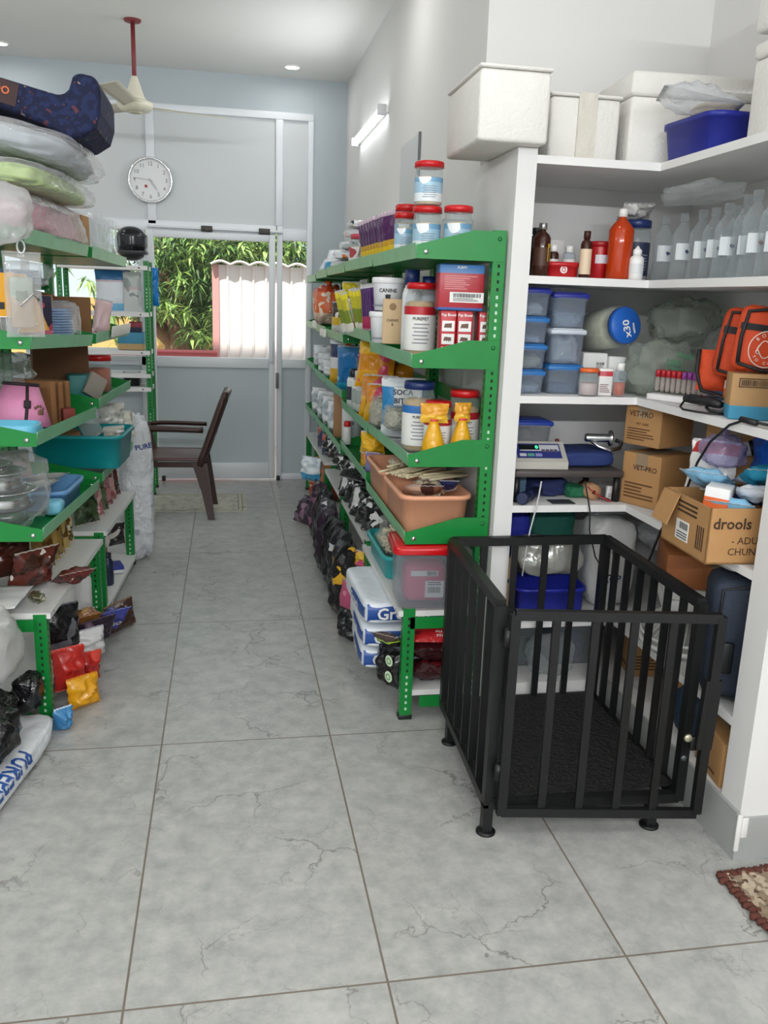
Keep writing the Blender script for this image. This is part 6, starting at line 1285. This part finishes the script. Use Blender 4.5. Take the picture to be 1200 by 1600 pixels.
bag('clear plastic wrapping around the steel bowls', lp(.175, .185, Z4+.001), .345, .335, .262, film('#f2f4f4', .14, .05, 18, .9), LRZ, None, 105, .2, 4, .6, 'plastic_wrap', 'wrap')
tag(MB().blob(.07, .09, .06, mat('#7fc4de', .4), 4, .1, 2).o('ball', loc=lp(.36, .04, Z4+.005)), 'pale blue ball half out of the wrapping beside the bowls', 'ball')
tub('light blue tray holding white packs beside the steel bowls', lp(.58, .14, Z4-.008), .26, .34, .085, mat('#6b9ed0', .4), LRZ, None, .92, 'plastic_tray')
for i in range(3): pouch(['white pack nearest in the light blue tray', 'middle white pack in the light blue tray', 'farthest white pack in the light blue tray'][i], lp(.50+.09*i, .18, Z4+.07), .16, .14, .03, printed([(0, '#cfcdc6')], [('#8f8a80', .6)], .3), rz=LRZ+40, rx=70, group='white packs in the light blue tray')
pouch('pinkish clear pack leaning over the back of the light blue tray', lp(.55, .27, Z4+.08), .24, .11, .04, printed([(0, '#b5a0a0')], [('#8a7a7a', .58)], .25), rz=LRZ+40, rx=-20, wr=.3)

# fifth board
tag(MB().blob(.15, .15, .15, printed([(0, '#d8663c'), (.4, '#e89a1c')], (), .3, wr=None), 3, .02, 2, 1).o('ball', loc=lp(-.01, .27, Z5+.035)), 'orange and yellow ball at the left edge of the lower white board', 'ball')
ws = T('paper_sheet', 'sheet of white paper spread on the lower left white board', 'paper', lp(.06, .22, Z5), LRZ)
MB().grid(lambda u, v: (-.17+.34*u, -.16+.33*v, .014+.012*noise.noise(Vector((u*3, v*3, 2)))), 14, 14, mat('#d9dadb', .5)).o('sheet', ws, solid=.002)
def clearpack(label, p, w, h, t_, c, rz, rx=0, ry=0, blot='#3a2018', seed=1):
    return pouch(label, p, w, h, t_, printed([(0, c)], [(blot, .54), ('#d6cfc4', .69)], .12, bs=20), rz=rz, rx=rx, ry=ry, wr=.3, seed=seed, seal='#b9b2a6', group='packs of brown treats on the lower left board')
clearpack('glossy pack of dark red-brown kibble nearest on the lower left board', lp(.30, .12, Z5+.003), .20, .17, .10, '#5c2a22', LRZ+50, 24, seed=3)
clearpack('pack of red-brown kibble standing behind the nearest one', lp(.42, .24, Z5), .2, .2, .08, '#4a2018', LRZ+40, -10, seed=4)
clearpack('dark green glossy tube pack lying on the white paper', lp(.10, .07, Z5+.03), .05, .16, .04, '#4a4a30', LRZ+20, 75, 20, '#8f8a6a', 5)
for i in range(5):
    clearpack(['gold stick pack nearest, upright on the lower left board', 'second gold stick pack on the lower left board', 'third gold stick pack on the lower left board', 'fourth gold stick pack on the lower left board', 'gold stick pack farthest, with a silver end'][i], lp(.52+.09*i, .13, Z5), .10, .20, .05, ['#8a6a34', '#a8894a', '#8f7238', '#b59a5c', '#c2b48a'][i], LRZ+50, -8, 0, '#5f431c', 6+i)
clearpack('short dark red treat pack lying at the front of the lower left board', lp(.36, .0, Z5+.012), .16, .09, .05, '#5e2622', LRZ+40, 60, seed=15)
for i in range(6):
    clearpack(['dark green pack nearest in the second left bay', 'pink-brown pack second in the second left bay', 'green and clear pack third in the second left bay', 'rosy pack fourth in the second left bay', 'pale pink pack fifth in the second left bay', 'red-brown pack farthest in the second left bay'][i], lp(1.22+.12*i, .10, W5), .15, .17, .07, ['#3f5034', '#a8686a', '#5d6a4a', '#b57a7c', '#c9a09c', '#6a2f28'][i], LRZ+50, -10, 0, ['#22301c', '#d9b4b0', '#2f3a24', '#7a3a40', '#8f4a4c', '#2f3a1c'][i], 20+i)
for i in range(3):
    clearpack(['dark red pack stacked above the green one in the second left bay', 'dark red and olive pack stacked in the middle of the second left bay', 'whitish pack stacked by the tall white sack'][i], lp(1.40+.14*i, .11, W5+.165), .15, .075, .06, ['#4f1c1c', '#5a3a24', '#c9c4b8'][i], LRZ+50, -12, 0, ['#2a1010', '#2c3a1c', '#8a8478'][i], 30+i)

# lowest board and floor, left
for i, (s_, off, nm) in enumerate(((.86, .06, 'white bottle with a bright green cap on the lowest left board'), (.72, .10, 'white bottle half hidden left of the green-capped one'))):
    bottle(nm, lp(s_, off, Z6+.003), .04, .23, '#dcdcda', cap='#3fb24a' if i == 0 else '#d2d2d0', neck=.6, caph=.16)
sp = [
 ('brown glossy pouch under the white bottles', .70, .02, .09, .16, .10, '#8a5a2c', '#b58a50', 40, 60),
 ('violet pouch with white letters spilling onto the floor', .84, -.05, .06, .17, .13, '#3f4590', '#8f94cc', 40, 40),
 ('dark purple-brown pouch leaning out beside the violet one', .62, -.0, .07, .19, .12, '#2e2230', '#5d4a5a', 45, 20),
 ('brown pouch with gold letters farthest out on the floor', .92, -.10, .0, .20, .13, '#4a322c', '#8f7458', 60, -10),
 ('red pouch standing right behind the near green leg', .20, -.03, .05, .14, .17, '#b52a24', '#d9544a', 35, -8),
 ('second red pouch a little farther from the near leg', .30, -.05, .02, .14, .13, '#b0241f', '#d04a3c', 35, 10),
 ('silver-white pouch behind the red pouches', .46, -.04, .06, .15, .12, '#d0d0d0', '#a9a9ac', 40, 0),
 ('orange-yellow pouch at the foot of the red ones', .12, -.09, .0, .13, .12, '#d99a1c', '#c97a14', 40, -5),
 ('blue and white pouch end at the foot of the near green leg', -.05, -.045, .0, .07, .085, '#3f7fb0', '#cfd8e0', 40, 10),
 ('black shiny pouch on the lowest left board behind the leg', .36, .05, .12, .18, .2, '#1c1c1f', '#6a6a70', 40, 0)]
for i, (nm, s_, off, z, w, h, c, b_, rz, rx) in enumerate(sp):
    pouch(nm, lp(s_, off, z), w, h, .07, printed([(0, c)], [(b_, .6)], .18, bs=10), rz=LRZ+rz, rx=rx, wr=.35, seal=b_, txt='GO' if i == 1 else None, tm=WHITE, ts=.04)
bag('large clear and white plastic bag leaning on the lower left board', lp(-.20, .20, .235), .30, .32, .27, film('#e6e6e4', .85, .15, 10, .9), LRZ, None, 111, .22, 3, .7, fill=mat('#c4c3c0', .7, bmp=(9, .8, .03, 3)))
t = T('round_tin', 'small pink and white round sticker pack low at the left edge', 'pack', lp(-.33, .13, .255), LRZ+20); MB().lathe([(0, 0), (.045, 0), (.045, .012), (.0, .013)], mat('#d98aa0', .4), 24, TM(rx=90)).lathe([(0, .014), (.032, .014)], WHITE, 20, TM(rx=90), cap=False).o('body', t)
BG = mat('#161618', .16, bmp=(16, 1, .02, 3))
for i, (nm, s_, off, z, w, d, h, sd) in enumerate((('glossy black sack nearest on the floor at the left edge', -.40, .14, .092, .27, .24, .15, 121), ('glossy black sack lying behind the nearest one', -.20, .15, .095, .22, .2, .15, 122), ('long glossy black sack beside the near green leg', -.07, .06, .09, .10, .12, .13, 123))):
    bag(nm, lp(s_, off, z), w, d, h, BG, LRZ, 'glossy black sacks', sd, .2, 3.4, .6, 'sack', 'sack')
fb = T('food_bag', 'white sack with blue PUREPET letters lying on the floor at the left edge', 'sack', Vector((-.80, 2.64, .002)), -10)
MB().blob(.30, .82, .085, mat('#dfe2e6', .28, bmp=(9, .9, .02, 3)), 7, .08, 3, .4, n=30).o('body', fb)
wrap_text(fb, 'PUREPET', .085, Matrix(((0, .7071, .7071, .33), (-1, 0, 0, -.06), (0, -.7071, .7071, .27), (0, 0, 0, 1))), (-.7071, 0, -.7071), mat('#1c4f9a', .4)); wrap_text(fb, '122 TXT', .03, TM(.06, -.16, .3, 0, 0, 90), (0, 0, -1), mat('#7f868e', .6))
# tall white sack
q = at(214, 886, z=0)
ts_ = T('food_bag', 'tall white woven sack printed PURE standing at the end of the left shelves', 'sack', Vector((q.x-.005, q.y+.13, .001)), 14)
MB().blob(.19, .17, .86, mat('#d6d8dc', .3, bmp=(12, 1, .04, 4)), 9, .16, 3.2, .55, n=34, folds=.03).o('body', ts_)
wrap_text(ts_, 'PURE', .042, TM(.035, -.3, .69, 90, -8, 0), (0, 1, 0), mat('#24408a', .5)); MB().box((-.03, -.088, .17), (-.005, -.084, .2), mat('#9aa0a8', .5)).o('small_mark', ts_)
# second bay lowest board
carton('blue and white box lying on the lowest board of the second left bay', lp(1.62, .08, W6+.002), .14, .14, .05, printed([(0, '#d9d9dc'), (.5, '#2b3590')], (), .5, wr=None), LRZ+20, lines=False, tape=False)
carton('brown carton at the back of the lowest board in the second left bay', lp(1.70, .22, W6), .2, .16, .2, CARD, LRZ, lines=False, tape=False)
pouch('black and white pouch above the blue box in the second left bay', lp(1.58, .05, W6+.16), .14, .12, .05, printed([(0, '#2c2a2a')], [('#d0ccc4', .56)], .25), rz=LRZ+40, wr=.3)
bottle('dark blue bottle on the lowest board of the second left bay', lp(1.40, .05, W6), .03, .17, '#1f2c44', cap='#22262e', neck=.6)
# corner unit things
zc = [at(215, q_, y=6.85).z for q_ in (415, 488, 548, 605)]
def cu(px, Yd=6.95): return at(px, 500, y=Yd).x
t = T('poster_bag', 'blue and white printed bag standing on the slim corner unit', 'bag', (cu(178), 6.97, zc[1]), 0); MB().pillow(.26, .30, .06, printed([(0, '#7fc0e4'), (.18, '#dfe4ea'), (.7, '#cdb6c0'), (.75, '#2f6f9f')], [('#3f9fd8', .66)], .3), 3, .12).o('body', t)
t = T('poster_bag', 'grey printed sheet in a sleeve behind the green post of the corner unit', 'bag', (cu(209), 6.92, zc[1]), 0); MB().pillow(.15, .33, .03, printed([(0, '#c9cccc'), (.55, '#c2aeb0'), (.62, '#b4bab8')], [('#8f9894', .6)], .3), 5, .06).o('body', t)
p_ = at(240, 478, y=7.2); pouch('bright blue pouch hanging behind the green corner post', Vector((p_.x, 7.2, p_.z)), .09, .30, .05, mat('#1b7fd0', .25), wr=.4, seals=False)
carton('teal and tan flat carton on the corner unit', Vector((cu(205), 6.95, zc[2])), .19, .16, .13, printed([(0, '#b89a6a'), (.35, '#2f7f9f')], (), .5, wr=None), 0, lines=False, tape=False)
carton('dark red and navy small carton on top of the teal one', Vector((cu(212), 6.95, zc[2]+.132)), .09, .1, .08, printed([(0, '#23233f'), (.5, '#8a1f2a')], (), .5, wr=None), 0, lines=False, tape=False)
tub('black tray on the lowest board of the corner unit', Vector((cu(206)-.02, 7.0, zc[3]+.002)), .12, .14, .10, mat('#17181a', .5), 0, None, .95, 'plastic_tray', .008)

# ================================================================== SETTLE: lift or ease things that touch what they stand among
def settle():
    bpy.context.view_layer.update()
    dg = bpy.context.evaluated_depsgraph_get()
    def meshes(r): return ([r] if r.type == 'MESH' else []) + [c for c in r.children_recursive if c.type == 'MESH']
    def geo(r):
        vs = []; fs = []
        for o in meshes(r):
            ev = o.evaluated_get(dg); me = ev.to_mesh(); b = len(vs); mw = o.matrix_world
            vs += [mw @ v.co for v in me.vertices]; fs += [tuple(b+i for i in p.vertices) for p in me.polygons]; ev.to_mesh_clear()
        return vs, fs
    class G: pass
    def make(r):
        g = G(); g.r = r; g.vs, g.fs = geo(r)
        return g
    def box(vs): return [min(v[i] for v in vs) for i in range(3)], [max(v[i] for v in vs) for i in range(3)]
    def bo(a, b):
        v = 1
        for i in range(3):
            d = min(a[1][i], b[1][i])-max(a[0][i], b[0][i])
            if d <= 0: return 0
            v *= d
        return v
    fixed = []; todo = []
    skip = ('tree', 'sheet_fence', 'metal_gate', 'brick_column', 'boundary_wall', 'camera', 'sky', 'sun')
    for r in [o for o in S.objects if o.parent is None]:
        if r.type in ('LIGHT', 'CAMERA') or r.name.split('.')[0] in skip: continue
        if r.get('label') is None: continue
        g = make(r)
        if not g.vs: continue
        n = r.name.split('.')[0]
        big = n in ('shelving_unit', 'built_in_shelving', 'animal_cage', 'corner_shelving_unit', 'wall_clock', 'ceiling_fan', 'tube_lamp', 'ceiling_lamp', 'wall_board', 'plastic_armchair', 'door_mat', 'fringed_rug', 'black_cable', 'white_cable', 'wrapped_cushion', 'pet_bed')
        g.tree = BVHTree.FromPolygons(g.vs, g.fs); g.bb = box(g.vs)
        (fixed if big else todo).append(g)
    walls = [make(o) for o in S.objects if o.parent is None and o.type == 'MESH' and o.get('kind') == 'structure' and o.name != 'floor' and o.name != 'floor_outside']
    for w in walls: w.tree = BVHTree.FromPolygons(w.vs, w.fs); w.bb = box(w.vs)
    todo.sort(key=lambda g: g.bb[0][2])
    done = list(fixed); left = 0
    for g in todo:
        base = g.r.matrix_world.translation.copy()
        cx = (g.bb[0][0]+g.bb[1][0])/2; cy = (g.bb[0][1]+g.bb[1][1])/2
        near = [h for h in done+walls if bo(([v-.06 for v in g.bb[0]], [v+.06 for v in g.bb[1]]), h.bb) > 0]
        ref = Vector((cx, cy, g.bb[0][2])); best = None
        def tryit(dx, dy, dz, k):
            vs = [ref+(v-ref)*k+Vector((dx, dy, dz)) for v in g.vs]; bb = box(vs); cost = 0; t = None
            for h in near:
                q = bo(bb, h.bb)
                if q < 9e-5: continue
                if t is None: t = BVHTree.FromPolygons(vs, g.fs)
                if t.overlap(h.tree): cost += 1 + (1 if h.r.name.split('.')[0] in ('shelving_unit', 'built_in_shelving') else 0)
            return cost, vs, bb, t
        steps = [(0, 0, 0, 1)]
        for k in (1, .97, .93, .88, .82, .75):
            for dz in (0, .004, .008, .014, .022, .035):
                for dx, dy in ((0, 0), (0, .008), (0, -.008), (.008, 0), (-.008, 0), (0, .018), (0, -.018), (.018, 0), (-.018, 0), (.03, 0), (-.03, 0), (0, .03), (0, -.03), (0, .05), (0, -.05), (.015, .02), (.015, -.02), (-.015, .02), (-.015, -.02)):
                    if (dx, dy, dz, k) != (0, 0, 0, 1): steps.append((dx, dy, dz, k))
        steps.sort(key=lambda s: abs(s[0])+abs(s[1])+s[2]*1.2+(1-s[3])*.12)
        for st in steps:
            c, vs, bb, t = tryit(*st)
            if best is None or c < best[0]: best = (c, st, vs, bb)
            if c == 0: break
        c, (dx, dy, dz, k), g.vs, g.bb = best
        g.tree = BVHTree.FromPolygons(g.vs, g.fs)
        if c:
            left += 1; print('UNSETTLED', g.r.name, g.r.get('label'), [h.r.name for h in near if bo(g.bb, h.bb) > 9e-5 and g.tree.overlap(h.tree)], st)
        if (dx, dy, dz, k) != (0, 0, 0, 1):
            g.r.location = ref+(base-ref)*k+Vector((dx, dy, dz)); g.r.scale = g.r.scale*k
        done.append(g)
    return left
settle()
